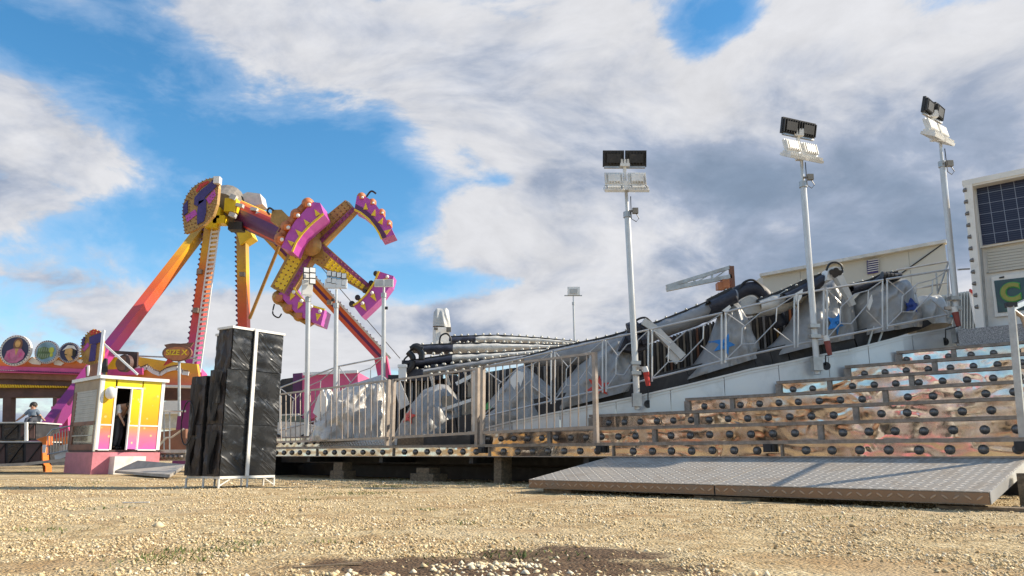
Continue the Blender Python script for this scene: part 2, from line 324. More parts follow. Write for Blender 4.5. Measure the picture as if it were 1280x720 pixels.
# ------------------------------------------------------------------ mesh builder
class MB:
    def __init__(s): s.v = []; s.f = []; s.m = []; s.cur = 0; s.uv = {}
    def add(s, vs, fs):
        o = len(s.v); s.v += [tuple(v) for v in vs]
        for f in fs: s.f.append(tuple(i+o for i in f)); s.m.append(s.cur)
        return o
    def hexa(s, c):  # 8 corners: bottom 4 (ccw) then top 4
        s.add(c, [(0, 3, 2, 1), (4, 5, 6, 7), (0, 1, 5, 4), (1, 2, 6, 5), (2, 3, 7, 6), (3, 0, 4, 7)])
    def box(s, o, a, b, c):
        o, a, b, c = map(Vector, (o, a, b, c)); s.hexa([o, o+a, o+a+b, o+b, o+c, o+a+c, o+a+b+c, o+b+c])
    def cbox(s, ctr, sx, sy, sz):
        x, y, z = ctr; s.box((x-sx/2, y-sy/2, z-sz/2), (sx, 0, 0), (0, sy, 0), (0, 0, sz))
    def beam(s, p0, p1, w, h, up=(0, 0, 1), w1=None, h1=None):
        p0, p1, up = Vector(p0), Vector(p1), Vector(up); d = (p1-p0).normalized()
        x = d.cross(up)
        if x.length < 1e-4: x = d.cross(Vector((1, 0, 0)))
        x.normalize(); y = x.cross(d).normalized(); w1 = w if w1 is None else w1; h1 = h if h1 is None else h1
        c = [p0-x*w/2-y*h/2, p0+x*w/2-y*h/2, p1+x*w1/2-y*h1/2, p1-x*w1/2-y*h1/2, p0-x*w/2+y*h/2, p0+x*w/2+y*h/2, p1+x*w1/2+y*h1/2, p1-x*w1/2+y*h1/2]
        s.hexa(c)
    def tube(s, pts, r, n=8, cap=True, r1=None):
        pts = [Vector(p) for p in pts]; rings = []
        for i, p in enumerate(pts):
            d = (pts[min(i+1, len(pts)-1)]-pts[max(i-1, 0)]).normalized()
            x = d.cross(Vector((0, 0, 1)))
            if x.length < .05: x = d.cross(Vector((1, 0, 0)))
            x.normalize(); y = x.cross(d)
            rr = r if r1 is None else r+(r1-r)*i/(len(pts)-1)
            rings.append([p+(x*math.cos(2*math.pi*k/n)+y*math.sin(2*math.pi*k/n))*rr for k in range(n)])
        vs = [v for rg in rings for v in rg]; fs = []
        for i in range(len(pts)-1):
            for k in range(n):
                a = i*n+k; b = i*n+(k+1) % n; fs.append((a, b, b+n, a+n))
        if cap: fs.append(tuple(range(n))[::-1]); fs.append(tuple(range((len(pts)-1)*n, len(pts)*n)))
        s.add(vs, fs)
    def sphere(s, c, r, n=10, k=6, sc=(1, 1, 1), half=False):
        c = Vector(c); vs = []; fs = []
        for i in range(k+1):
            th = (math.pi/2 if half else math.pi)*i/k
            for j in range(n):
                ph = 2*math.pi*j/n; vs.append(c+Vector((r*sc[0]*math.sin(th)*math.cos(ph), r*sc[1]*math.sin(th)*math.sin(ph), r*sc[2]*math.cos(th))))
        for i in range(k):
            for j in range(n):
                a = i*n+j; b = i*n+(j+1) % n; fs.append((a, a+n, b+n, b))
        s.add(vs, fs)
    def prism(s, poly, off):
        poly = [Vector(p) for p in poly]; off = Vector(off); n = len(poly)
        vs = poly+[p+off for p in poly]
        fs = [tuple(range(n)), tuple(range(2*n-1, n-1, -1))]+[((i+1) % n, i, i+n, (i+1) % n+n) for i in range(n)]
        s.add(vs, fs)
    def grid(s, fn, nu, nv, closed_v=False):
        vs = [fn(i/nu, j/nv) for i in range(nu+1) for j in range(nv+1)]
        fs = [(i*(nv+1)+j, (i+1)*(nv+1)+j, (i+1)*(nv+1)+j+1, i*(nv+1)+j+1) for i in range(nu) for j in range(nv)]
        s.add(vs, fs)
    def build(s, name, mats, parent=None, smooth=False, uvfn=None, kind=None, label=None):
        me = bpy.data.meshes.new(name)
        org = Vector((0, 0, 0))
        if parent is not None:
            r = parent
            while r.parent: r = r.parent
            org = r.location.copy()
        elif name not in NOORG:
            a = np.array(s.v); lo_ = a.min(0); hi_ = a.max(0); org = Vector(((lo_[0]+hi_[0])/2, (lo_[1]+hi_[1])/2, lo_[2]))
        me.from_pydata([(v[0]-org.x, v[1]-org.y, v[2]-org.z) for v in s.v], [], s.f)
        for m in (mats if isinstance(mats, (list, tuple)) else [mats]): me.materials.append(M[m] if isinstance(m, str) else m)
        me.polygons.foreach_set('material_index', s.m)
        if smooth: me.polygons.foreach_set('use_smooth', [True]*len(s.f))
        if uvfn:
            uv = me.uv_layers.new(name='UVMap'); d = []
            for l in me.loops: d += list(uvfn(Vector(s.v[l.vertex_index])))
            uv.data.foreach_set('uv', d)
        me.update()
        o = bpy.data.objects.new(name, me); COL.objects.link(o)
        if parent is None: o.location = org
        else: o.parent = parent
        if kind: o['kind'] = kind
        if label: o['label'] = label
        return o
NOORG = {'ground'}
def thing(name, label, cat, loc, group=None):
    o = bpy.data.objects.new(name, None); COL.objects.link(o); o.location = loc; o.empty_display_size = .2
    o['label'] = label; o['category'] = cat
    if group: o['group'] = group
    return o
def tag(o, label, cat, group=None):
    o['label'] = label; o['category'] = cat
    if group: o['group'] = group
    return o
def inst(me, name, parent, pos, rot=(0, 0, 0), scale=None):
    o = bpy.data.objects.new(name, me); COL.objects.link(o); o.parent = parent
    r = parent
    while r.parent: r = r.parent
    o.location = Vector(pos)-r.location; o.rotation_euler = rot
    if scale: o.scale = scale
    return o
def mesh_of(mb, name, mats, smooth=False):
    me = bpy.data.meshes.new(name); me.from_pydata(mb.v, [], mb.f)
    for m in (mats if isinstance(mats, (list, tuple)) else [mats]): me.materials.append(M[m])
    me.polygons.foreach_set('material_index', mb.m)
    if smooth: me.polygons.foreach_set('use_smooth', [True]*len(mb.f))
    me.update(); return me
def slab(mb, poly, t, depth): mb.prism([W(x, y, t) for x, y in poly], (0, depth, 0))
def text_obj(txt, name, matn, parent, loc, rot, size, ext=.01, align='CENTER', shear=0, offset=0.0):
    c = bpy.data.curves.new(name, 'FONT'); c.body = txt; c.size = size; c.extrude = ext; c.align_x = align; c.align_y = 'CENTER'; c.shear = shear; c.offset = offset
    tmp = bpy.data.objects.new(name+'_tmp', c); COL.objects.link(tmp)
    dg = bpy.context.evaluated_depsgraph_get(); me = bpy.data.meshes.new_from_object(tmp.evaluated_get(dg))
    bpy.data.objects.remove(tmp); me.name = name; me.materials.clear(); me.materials.append(M[matn])
    return inst(me, name, parent, loc, rot)

# ------------------------------------------------------------------ ground
def gh(x, y):
    k = max(0.0, min(1.0, (y-2.0)/3))
    return (mnoise.noise(Vector((x*.45, y*.45, 0)))*.022+mnoise.noise(Vector((x*1.7, y*1.7, 3)))*.012+mnoise.noise(Vector((x*5.2, y*5.2, 7)))*.011+mnoise.noise(Vector((x*13, y*13, 8)))*.004)*(1 if y < 16 else .6)
def ground_material():
    m = bpy.data.materials.new('sandy_gravel'); m.use_nodes = True; nt = m.node_tree; N = NT(nt); b = nt.nodes['Principled BSDF']
    g = N.node('ShaderNodeNewGeometry'); p = g.outputs['Position']
    fine = N.noise(p, 55, 6, .75); big = N.noise(p, .9, 5, .6, .4); mid = N.noise(p, 4.5, 5, .65)
    vo = N.node('ShaderNodeTexVoronoi'); N.put(vo.inputs['Vector'], p); vo.inputs['Scale'].default_value = 60
    vo2 = N.node('ShaderNodeTexVoronoi'); N.put(vo2.inputs['Vector'], p); vo2.inputs['Scale'].default_value = 16
    stone = N.ramp(N.m('FRACT', N.m('MULTIPLY', vo.outputs['Color'], 3.7)), [(0, (.38, .28, .145)), (.5, (.58, .455, .26)), (1, (.76, .64, .43))])
    dirt = N.mix(N.smooth(mid, .35, .65), (.36, .245, .12, 1), (.56, .42, .225, 1))
    c = N.mix(N.smooth(N.m('ADD', N.m('MULTIPLY', fine, .6), N.m('MULTIPLY', mid, .4)), .42, .58), dirt, stone)
    # warm bare soil showing between patches of stone
    c = N.mix(N.smooth(big, .48, .64, 0, .7), c, (.40, .255, .125, 1))
    c = N.mix(N.smooth(N.noise(p, .35, 4, .6), .5, .62, 0, .35), c, (.66, .56, .38, 1))
    # damp brown soil where water stood
    sp = N.node('ShaderNodeSeparateXYZ'); N.put(sp.inputs[0], p); x, y, _ = sp.outputs
    def pool(cx, cy, rx, ry):
        return N.m('ADD', N.m('POWER', N.m('DIVIDE', N.m('SUBTRACT', x, cx), rx), 2.0), N.m('POWER', N.m('DIVIDE', N.m('SUBTRACT', y, cy), ry), 2.0))
    r = N.m('MINIMUM', pool(.30, 3.85, .42, .30), pool(-.30, 3.45, .52, .26)); r = N.m('MINIMUM', r, pool(.10, 3.35, .6, .30)); r = N.m('MINIMUM', r, pool(-.1, 2.9, .8, .22))
    r = N.m('ADD', r, N.m('MULTIPLY', N.m('SUBTRACT', N.noise(p, 4.5, 8, .72), .5), 4.6))
    wet = N.smooth(r, .5, 1.9, 1, 0)
    c = N.mix(N.m('MULTIPLY', wet, .92), c, N.mix(N.smooth(fine, .35, .7), (.075, .042, .026, 1), (.15, .092, .058, 1)))
    # thin green weeds and dark damp streaks
    gr = N.m('MULTIPLY', N.smooth(N.noise(p, 2.1, 6, .7, .6), .60, .70), N.smooth(fine, .4, .6))
    c = N.mix(N.m('MULTIPLY', gr, .5), c, (.12, .12, .035, 1))
    N.put(b.inputs['Base Color'], c); b.inputs['Roughness'].default_value = .92; b.inputs['Specular IOR Level'].default_value = .2
    h = N.m('ADD', N.m('MULTIPLY', vo.outputs['Distance'], -.7), N.m('ADD', N.m('MULTIPLY', fine, .5), N.m('MULTIPLY', vo2.outputs['Distance'], -.8)))
    bn = N.node('ShaderNodeBump'); bn.inputs['Distance'].default_value = .022; N.put(bn.inputs['Height'], h); N.put(b.inputs['Normal'], bn.outputs[0])
    return m
M['ground'] = ground_material()
def build_ground():
    xs = np.concatenate([[-3000, -600, -150, -60, -35, -24], np.arange(-18, -6, .3), np.arange(-6, 6, .065), np.arange(6, 14.01, .3), [18, 26, 40, 80, 200, 700, 3000]])
    ys = np.concatenate([[-3000, -400, -60, -15, -4, 0], np.arange(1.2, 2.6, .2), np.arange(2.6, 9, .06), np.arange(9, 24, .2), [27, 32, 40, 60, 100, 200, 500, 1200, 4000]])
    vs = []; nx, ny = len(xs), len(ys)
    for x in xs:
        for y in ys:
            z = gh(x, y) if (-18 <= x <= 14 and 0 < y < 24) else 0
            vs.append((x, y, z))
    fs = [(i*ny+j, (i+1)*ny+j, (i+1)*ny+j+1, i*ny+j+1) for i in range(nx-1) for j in range(ny-1)]
    mb = MB(); mb.add(vs, fs); o = mb.build('ground', 'ground', None, smooth=True); o['kind'] = 'structure'
build_ground()

def stone_mat():
    m = bpy.data.materials.new('limestone_chips'); m.use_nodes = True; nt = m.node_tree; N = NT(nt); b = nt.nodes['Principled BSDF']
    at = N.node('ShaderNodeAttribute', attribute_name='tone')
    N.put(b.inputs['Base Color'], N.ramp(at.outputs['Fac'], [(0, (.32, .22, .11)), (.35, (.55, .42, .235)), (.7, (.68, .55, .35)), (1, (.80, .70, .53))])); b.inputs['Roughness'].default_value = .9
    b.inputs['Specular IOR Level'].default_value = .2
    return m
M['stone'] = stone_mat()
def build_gravel():
    base = np.array([(1, 0, 0), (-1, 0, 0), (0, 1, 0), (0, -1, 0), (0, 0, 1), (0, 0, -1)], float)
    tri = np.array([(0, 2, 4), (2, 1, 4), (1, 3, 4), (3, 0, 4), (2, 0, 5), (1, 2, 5), (3, 1, 5), (0, 3, 5)])
    n = 170000
    t = 2.7*np.exp(np.random.rand(n)**.85*math.log(16/2.7)); x = (np.random.rand(n)*2-1)*(t*.70+.3)
    # clump them: skip where a slow noise is low
    nz = np.array([mnoise.noise(Vector((a*1.3, b*1.3, 5)))+.6*mnoise.noise(Vector((a*4.1, b*4.1, 9))) for a, b in zip(x, t)])
    bare = (((x-.30)/.46)**2+((t-3.85)/.33)**2 < 1) | (((x+.30)/.56)**2+((t-3.45)/.29)**2 < 1) | (((x-.1)/.6)**2+((t-3.35)/.3)**2 < 1)
    keep = (nz*1.7+np.random.rand(n)*.8 > .36) & (~bare | (np.random.rand(n) < .07))
    x, t, nz = x[keep], t[keep], nz[keep]; n = len(x)
    r = .0022+.0100*np.random.rand(n)**7+.0008*t*np.random.rand(n)
    big = np.random.rand(n) < .004; r[big] *= 2.1
    # a spill of white chippings at the edge of the damp patch
    k = 480; cx = np.concatenate([-.10+.13*np.random.randn(k//3), .02+.5*np.random.randn(2*k//3)]); cy = np.concatenate([3.42+.09*np.random.randn(k//3), 3.02+.10*np.random.randn(2*k//3)])
    x = np.concatenate([x, cx]); t = np.concatenate([t, cy]); r = np.concatenate([r, .007+.012*np.random.rand(k)**2]); nk = n; n = len(x)
    z = np.array([gh(a, b) for a, b in zip(x, t)])
    sc = r[:, None, None]*(.65+.7*np.random.rand(n, 6, 1))
    V = base[None]*sc+np.random.randn(n, 6, 3)*r[:, None, None]*.22; V[:, :, 2] *= .72
    a = np.random.rand(n)*6.28; ca, sa = np.cos(a), np.sin(a)
    X = V[:, :, 0]*ca[:, None]-V[:, :, 1]*sa[:, None]; Y = V[:, :, 0]*sa[:, None]+V[:, :, 1]*ca[:, None]
    V[:, :, 0] = X+x[:, None]; V[:, :, 1] = Y+t[:, None]; V[:, :, 2] += (z+r*.22)[:, None]
    Fc = tri[None]+(np.arange(n)*6)[:, None, None]
    me = bpy.data.meshes.new('gravel'); me.vertices.add(n*6); me.vertices.foreach_set('co', V.reshape(-1).astype(np.float32))
    me.loops.add(n*24); me.loops.foreach_set('vertex_index', Fc.reshape(-1).astype(np.int32))
    me.polygons.add(n*8); me.polygons.foreach_set('loop_start', (np.arange(n*8)*3).astype(np.int32)); me.polygons.foreach_set('loop_total', np.full(n*8, 3, np.int32))
    me.update(calc_edges=True)
    tone = np.clip(.5+.24*np.random.randn(n), 0, 1); tone[nk:] = np.clip(.8+.2*np.random.randn(n-nk), 0, 1)
    at = me.attributes.new('tone', 'FLOAT', 'POINT'); at.data.foreach_set('value', np.repeat(tone, 6).astype(np.float32))
    me.materials.append(M['stone'])
    o = bpy.data.objects.new('gravel', me); COL.objects.link(o); o['kind'] = 'stuff'; tag(o, 'loose pale limestone gravel scattered over the sandy yard', 'gravel')
build_gravel()
def build_grass():
    M['grass'] = mat('weedy_grass', (.10, .13, .03), .8, 0, .4, 9)
    mb = MB()
    spots = [(445, 617, .28, 260), (480, 608, .30, 260), (495, 600, .3, 120), (385, 625, .12, 50), (640, 700, .16, 130), (210, 700, .12, 110), (250, 690, .12, 90), (300, 682, .1, 60), (60, 665, .12, 50), (130, 637, .15, 50), (530, 637, .08, 40), (575, 655, .1, 40), (590, 605, .25, 60), (100, 605, .3, 60), (415, 680, .06, 30), (330, 655, .1, 40), (1050, 650, .1, 20)]
    for px, py, sp, n in spots:
        c = G(px, py)
        for i in range(n):
            x = c.x+random.gauss(0, sp); y = c.y+random.gauss(0, sp*.8); h = random.uniform(.010, .030); a = random.random()*6.28; w = .004+.0004*y
            z = gh(x, y); dx, dy = math.cos(a)*w, math.sin(a)*w; lx, ly = random.gauss(0, .018), random.gauss(0, .018)
            mb.add([(x-dx, y-dy, z-.005), (x+dx, y+dy, z-.005), (x+lx, y+ly, z+h)], [(0, 1, 2)])
    o = mb.build('grass', 'grass', None); o['kind'] = 'stuff'; tag(o, 'small tufts of green weed growing through the gravel', 'grass')
build_grass()
def build_hill():
    m = mat('dry_scrub_hill', (.17, .135, .085), .95, 0, .45, .12, dirt=(.07, .085, .04), dscale=.25, damt=.8)
    mb = MB(); n = 90
    def fn(u, v):
        x = -180+u*420; y = 135+v*70
        h = (5.3+1.2*mnoise.noise(Vector((x*.02, 1, 2)))+.5*mnoise.noise(Vector((x*.13, 4, 2))))*math.sin(min(1, v*1.6)*math.pi/2)-.3
        return (x, y, h)
    mb.grid(fn, n, 6); o = mb.build('hill', m, None, smooth=True); o['kind'] = 'structure'
build_hill()

# ================================================================== STAIR PLATFORM
T = .716; RISE = .25; Z1 = .642
stair = thing('stair_platform', 'wide mirror-fronted stair platform with rows of round dark lamp domes', 'platform', PL(8, 0, 0))
LPX = {1: None, 2: 589, 3: 738, 4: 859, 5: 975, 6: 1063, 7: 1130}
WR = 1.60
WL = {k: (17.2 if k == 1 else wS(LPX[k], (k-1)*T)) for k in LPX}
stud_mb = MB()
def _stud():
    mb = stud_mb; n = 16; prof = [(.046, 0), (.046, .007), (.040, .008), (.038, .02), (.028, .034), (.012, .041), (0.001, .042)]
    vs = []; fs = []
    for i, (r, y) in enumerate(prof):
        for j in range(n):
            rr = r*(1.0 if (j % 2 == 0 or i < 2 or i > 4) else .88); a = 2*math.pi*j/n
            vs.append((rr*math.cos(a), -y, rr*math.sin(a)))
    for i in range(len(prof)-1):
        for j in range(n): a = i*n+j; b = i*n+(j+1) % n; fs.append((a, b, b+n, a+n))
    mb.add(vs, fs)
_stud(); STUD = mesh_of(stud_mb, 'lamp_dome', 'stud', True)
ROTN = math.atan2(EY, EX)+math.pi       # a dome's -Y axis turned to face away from the platform
def px_w(px, s): return wS(px, s)
joints = {1: [4.27, 6.8, 9.3, 11.8, 14.3]}
joints[2] = [px_w(1024, T), px_w(817, T), px_w(686, T)]
joints[3] = [px_w(1070, 2*T), px_w(870, 2*T)]
joints[4] = [px_w(1109, 3*T), px_w(916, 3*T)]
joints[5] = [px_w(1144, 4*T), px_w(1040, 4*T)]
joints[6] = [px_w(1175, 5*T)]
joints[7] = [px_w(1201, 6*T)]
e3 = Vector((EX, EY, 0)); n3 = Vector((NX, NY, 0))
for k in range(1, 8):
    s = (k-1)*T; zt = Z1+(k-1)*RISE; zb = .447 if k == 1 else zt-RISE
    cuts = [WR]+sorted(j for j in joints[k] if WR+.1 < j < WL[k]-.1)+[WL[k]]
    for a, b in zip(cuts[:-1], cuts[1:]):
        mb = MB(); g = .008
        # each sheet is slightly buckled
        nn = max(4, int((b-a)/.25)); ph = random.random()*20
        def fr(u, v, a=a, b=b, ph=ph):
            w = a+g+(b-a-2*g)*u; z = zb+.004+(zt-.045-zb)*v
            return PL(w, s+.02+.006*math.sin(v*math.pi)*mnoise.noise(Vector((w*3+ph, v*2, k))), z)
        mb.grid(fr, nn*3, 5)
        mb.build('riser_sheet', 'mirror', stair, smooth=True)
    mb = MB()  # backing behind the sheets
    mb.box(PL(WR, s+.05, zb+.003), e3*(WL[k]-WR), n3*.02, Vector((0, 0, zt-zb-.06))); mb.build('riser_backing', 'black', stair)
    for j in cuts[1:-1]:
        mb = MB(); mb.box(PL(j-(.035 if k > 1 else .012), s-.008, zb+.002), e3*(.07 if k > 1 else .024), n3*.055, Vector((0, 0, zt-zb-.05))); mb.build('stanchion', 'lip', stair)
    if k > 1:
        mb = MB(); mb.box(PL(WL[k]-.06, s-.012, zb), e3*.10, n3*.2, Vector((0, 0, zt-zb-.05))); mb.build('end_bracket', 'lip', stair)
    mb = MB(); dep = T+.06 if k > 1 else T+.06
    mb.box(PL(WR-.02, s-.028, zt-.044), e3*(WL[k]-WR+.03), n3*dep, Vector((0, 0, .044)))
    mb.box(PL(WR-.02, s-.032, zt-.012), e3*(WL[k]-WR+.03), n3*.004, Vector((0, 0, .010)))
    mb.build('tread', 'lip', stair)
    sp = .3125; w = WR+.17+(.0 if k == 1 else .06*k % .2)
    while w < WL[k]-.09:
        if min([abs(w-j) for j in cuts[1:-1]]+[9]) > .07:
            zc = (zb+zt-.044)/2+random.uniform(-.004, .004)
            inst(STUD, 'lamp_dome', stair, PL(w, s+.012, zc), (0, random.uniform(0, .4), ROTN), (1.12, 1.12, 1.12))
        w += sp*random.uniform(.97, 1.03)
# bottom trim plate glued under row 1 and two dark junction pieces on it
mb = MB(); mb.box(PL(WR, -.012, .438), e3*(WL[1]-WR), n3*.03, (0, 0, .012)); mb.build('edge_strip', 'rail_tan', stair)
for px in (604, 751, 960, 1274):
    w = wS(px, 0); mb = MB(); mb.box(PL(w-.07, -.05, .50), e3*.14, n3*.06, (0, 0, .10)); mb.box(PL(w-.04, -.07, .515), e3*.08, n3*.03, (0, 0, .07)); mb.build('socket_box', 'black', stair)
# floor behind the first step and its frame below
mb = MB(); mb.box(PL(6.0, T+.02, Z1-.05), e3*11.2, n3*9.0, (0, 0, .045)); mb.build('deck', 'lip', stair)
mb = MB()
for w in np.arange(2.4, 17, 2.45): mb.box(PL(w, .08, .33), e3*.1, n3*5, (0, 0, .11))
mb.box(PL(1.7, .9, .30), e3*15.4, n3*.12, (0, 0, .14)); mb.box(PL(1.7, 3.0, .26), e3*15.4, n3*.2, (0, 0, .18))
mb.build('under_frame', 'black', stair)
mb = MB(); mb.box(PL(1.7, 1.5, .0), e3*16.5, n3*.1, (0, 0, .25)); mb.box(PL(1.7, 1.62, .0), e3*16.5, n3*.1, (0, 0, .44)); mb.box(PL(17.3, .2, .0), e3*.1, n3*6, (0, 0, .44)); mb.build('shade_skirt', 'black', stair)  # black walls added to block light and keep the underside dark
# second tier further left behind the fence (px 347-400) with its own domes
mb = MB(); sA = .55; wa, wb = wS(401, sA), wS(330, sA)
mb.box(PL(wa, sA, Z1+.004), e3*(wb-wa), n3*.4, (0, 0, .20)); mb.build('low_step', 'mirror', stair)
w = wa+.2
while w < wb-.1: inst(STUD, 'lamp_dome', stair, PL(w, sA-.002, Z1+.10), (0, 0, ROTN)); w += .31
mb = MB(); mb.box(PL(wa-.02, sA-.02, Z1+.204), e3*(wb-wa+.04), n3*.5, (0, 0, .03)); mb.build('tread', 'lip', stair)
mb = MB(); mb.box(PL(wS(560, .5), .5, Z1+.003), e3*(wS(498, .5)-wS(560, .5)), n3*.5, (0, 0, .14)); mb.build('timber_packing', 'wood', stair)
mb = MB(); mb.box(PL(wS(588, .45), .45, Z1+.003), e3*(wS(530, .45)-wS(588, .45)), n3*.3, (0, 0, .17)); mb.build('black_box_beam', 'black', stair)
mb = MB(); mb.box(PL(wS(497, .55), .55, Z1+.02), e3*(wS(420, .55)-wS(497, .55)), n3*1.2, (0, 0, .12)); mb.build('chequer_panel', 'alu', stair)
def grille():
    mb = MB(); a, b = wS(492, .3), wS(404, .3); m_ = 26
    for i in range(m_):
        w = a+(b-a)*i/m_; mb.tube([PL(w, .3, Z1+.01), PL(w+.12, .32, Z1+.09), PL(w+.24, .3, Z1+.01)], .009, 5)
    return mb.build('coiled_mesh', 'alu', stair, kind='stuff')
grille()

# ramps
def ramp_uv(v): return ((v.x*EX+v.y*EY), (v.x*NX+v.y*NY))
for w0, w1, lab in ((1.70, 4.262, 'right chequer-plate ramp below the steps, bright end edge toward the fence post'), (4.275, 6.90, 'left chequer-plate ramp below the steps, ending over dark gap under platform')):
    r = thing('ramp_plate', lab, 'ramp', PL((w0+w1)/2, -1, 0), 'aluminium entrance ramps laid side by side')
    mb = MB(); zb_, zf = .425, .150; L = 1.72; th = .10
    c0 = [PL(w0, -.005, zb_-th), PL(w1, -.005, zb_-th), PL(w1, -L, zf-th), PL(w0, -L, zf-th), PL(w0, -.005, zb_), PL(w1, -.005, zb_), PL(w1, -L, zf), PL(w0, -L, zf)]
    # top sheet
    up = Vector((0, 0, .006))
    mb.hexa([c0[3], c0[2], c0[1], c0[0], c0[7], c0[6], c0[5], c0[4]]); mb.build('ramp_frame', 'lip', r, uvfn=ramp_uv)
    mb = MB(); q = [PL(w0-.004, -.003, zb_+.003), PL(w1-.004, -.003, zb_+.003), PL(w1-.004, -L-.006, zf+.003), PL(w0-.004, -L-.006, zf+.003)]
    mb.hexa([q[3], q[2], q[1], q[0]]+[p+up for p in (q[3], q[2], q[1], q[0])]); mb.build('top_plate', 'chequer', r, uvfn=ramp_uv)
    mb = MB(); f0, f1 = PL(w0, -L-.006, zf-th+.01), PL(w1-.01, -L-.006, zf-th+.01); mb.box(f0, f1-f0, n3*-.004, (0, 0, th-.01)); M.setdefault('ramp_edge', chequer_mat('ground_reflection_chequer', (.26, .165, .10), (.46, .32, .21)))  # brown holds the sunlit ground's reflection, mixed into the edge colour
    mb.build('front_edge', 'ramp_edge', r, uvfn=lambda v: ((v.x*EX+v.y*EY), v.z*1.3))
    if w0 < 2:
        mb = MB(); a_, b_ = PL(w0-.006, -.02, zb_-th), PL(w0-.006, -L-.01, zf-th+.008)
        mb.hexa([b_, a_, a_-e3*.006, b_-e3*.006]+[p+Vector((0, 0, th)) for p in (b_, a_, a_-e3*.006, b_-e3*.006)]); mb.build('end_edge', 'alu', r, uvfn=lambda v: (v.x*NX+v.y*NY, v.z))
def block(px, s, w_, h, dpt, lab, top=None, turn=0, matn='wood'):
    w = wS(px, s, 590) if px < 1260 else 1.66-w_/2-.02; t_ = thing('timber_block', lab, 'timber', PL(w, s, 0), 'wooden packing under the platform and ramps')
    mb = MB(); mb.box(PL(w-w_/2, s, -.03), e3*w_+n3*turn, n3*dpt, (0, 0, h+.03)); mb.build('bottom_block', matn, t_)
    if top:
        mb = MB(); mb.box(PL(w-top[0]/2, s+.02, h+.002), e3*top[0], n3*dpt*.8, (0, 0, top[1])); mb.build('upper_block', matn, t_)
block(421, .12, .46, .16, .3, 'stack of two grey-brown timber blocks under the platform nearest the black wrapped cabinets', (.30, .16))
block(527, .12, .62, .14, .35, 'long low timber with a short pale block on top under the middle of the platform', (.34, .10))
block(622, .12, .17, .435, .25, 'single upright pale timber post wedged under the platform')
block(905, -1.68, .75, .035, .25, 'flat plank under the joint between the two ramps')
block(696, -1.66, .45, .07, .25, 'dark flat plank under the left corner of the ramps')
block(1222, -1.66, .72, .03, .2, 'splintered board lying under the right corner of the ramps')
block(1270, -.9, 1.0, .30, .15, 'brown stained board standing behind the right end of the ramps')
o = None
# loose splinters of plank in the yard
for px, py, L_, a_, lab in ((410, 712, .28, .35, 'thin pale stick lying on the gravel at the bottom edge'), (170, 630, .30, -.25, 'short white scrap of wood lying on the gravel at left')):
    c = G(px, py); d = Vector((math.cos(a_), math.sin(a_), 0)); mb = MB(); mb.beam(c-d*L_/2+Vector((0, 0, .012)), c+d*L_/2+Vector((0, 0, .02)), .02, .008); tag(mb.build('wood_scrap', 'white' if px < 300 else 'wood', None), lab, 'stick')

# ================================================================== RIDE BASE (the rising white side)
PX = [560, 589, 640, 736, 793, 870, 940, 975, 1020, 1062, 1130, 1190, 1215]
PT = [15.2, 14.75, 14.35, 13.85, 13.6, 13.3, 13.1, 13.02, 12.97, 12.95, 13.02, 13.15, 13.3]
PY = [549, 541, 528, 508.5, 497.5, 480, 462.5, 456, 446, 438.5, 421, 410.5, 406]
def tP(px): return lerp(PX, PT, px)
def yP(px): return lerp(PX, PY, px)
ride = thing('ride_platform', 'white sheet side of the hilly ride platform rising to the right behind the steps', 'ride platform', (3, 15, 0))
edges = [560, 640, 700, 770, 838, 905, 973, 1035, 1085, 1140, 1203]
for a, b in zip(edges[:-1], edges[1:]):
    mb = MB(); th = Vector((0, .06, 0)); n_ = 5
    xs_ = [a+.4+(b-a-.8)*i/n_ for i in range(n_+1)]
    for x0, x1 in zip(xs_[:-1], xs_[1:]):
        p0, p1 = W(x0, yP(x0), tP(x0)), W(x1, yP(x1), tP(x1))
        lo0, lo1 = Vector((p0.x, p0.y, .60)), Vector((p1.x, p1.y, .60))
        mb.hexa([lo0, lo1, lo1+th, lo0+th, p0, p1, p1+th, p0+th])
    mb.build('side_sheet', 'sidewall', ride)
mb = MB()
for a, b in zip(range(560, 1200, 20), range(580, 1220, 20)):
    p0, p1 = W(a, yP(a), tP(a)), W(b, yP(b), tP(b)); mb.beam(p0+Vector((0, .03, .012)), p1+Vector((0, .03, .012)), .12, .03)
    mb.beam(p0+Vector((0, -.008, -.045)), p1+Vector((0, -.008, -.045)), .010, .012)
mb.build('cap_rail', 'alu', ride)
mb = MB()
for a, b in zip(range(562, 1100, 20), range(582, 1120, 20)):
    p0, p1 = W(a, yP(a)-7, tP(a)+.8), W(b, yP(b)-7, tP(b)+.8); mb.beam(p0, p1, .5, .42)
mb.build('bogie_shade_band', 'black', ride)  # black strip built in for the shade among the car bogies
for px, py in ((810, 505), (1033, 457.5), (1181, 427)):
    p = W(px, py, tP(px)-.003); mb = MB(); mb.tube([p+Vector((0, -.004, 0)), p+Vector((0, .01, 0))], .068, 20); mb.build('cable_hole', 'black', ride)
# thin vertical/diagonal supports under the deck at right and the open hollow, its shade built as a black block
mb = MB()
mb.beam(W(1085, 431, 13.4), W(1092, 408, 13.4), .03, .03); mb.beam(W(1098, 428, 13.4), W(1106, 405, 13.4), .03, .03); mb.build('brace', 'galv', ride)
mb = MB(); mb.prism([W(x, y, 13.6) for x, y in ((1100, 418), (1110, 408), (1150, 398), (1170, 402), (1150, 412), (1110, 424))], (0, .8, 0)); mb.build('dark_hollow', 'black', ride)
mb = MB(); mb.prism([W(x, y, 13.5) for x, y in ((1035, 431), (1064, 424), (1064, 433), (1035, 439))], (0, .2, 0)); mb.build('control_box', 'black', ride)

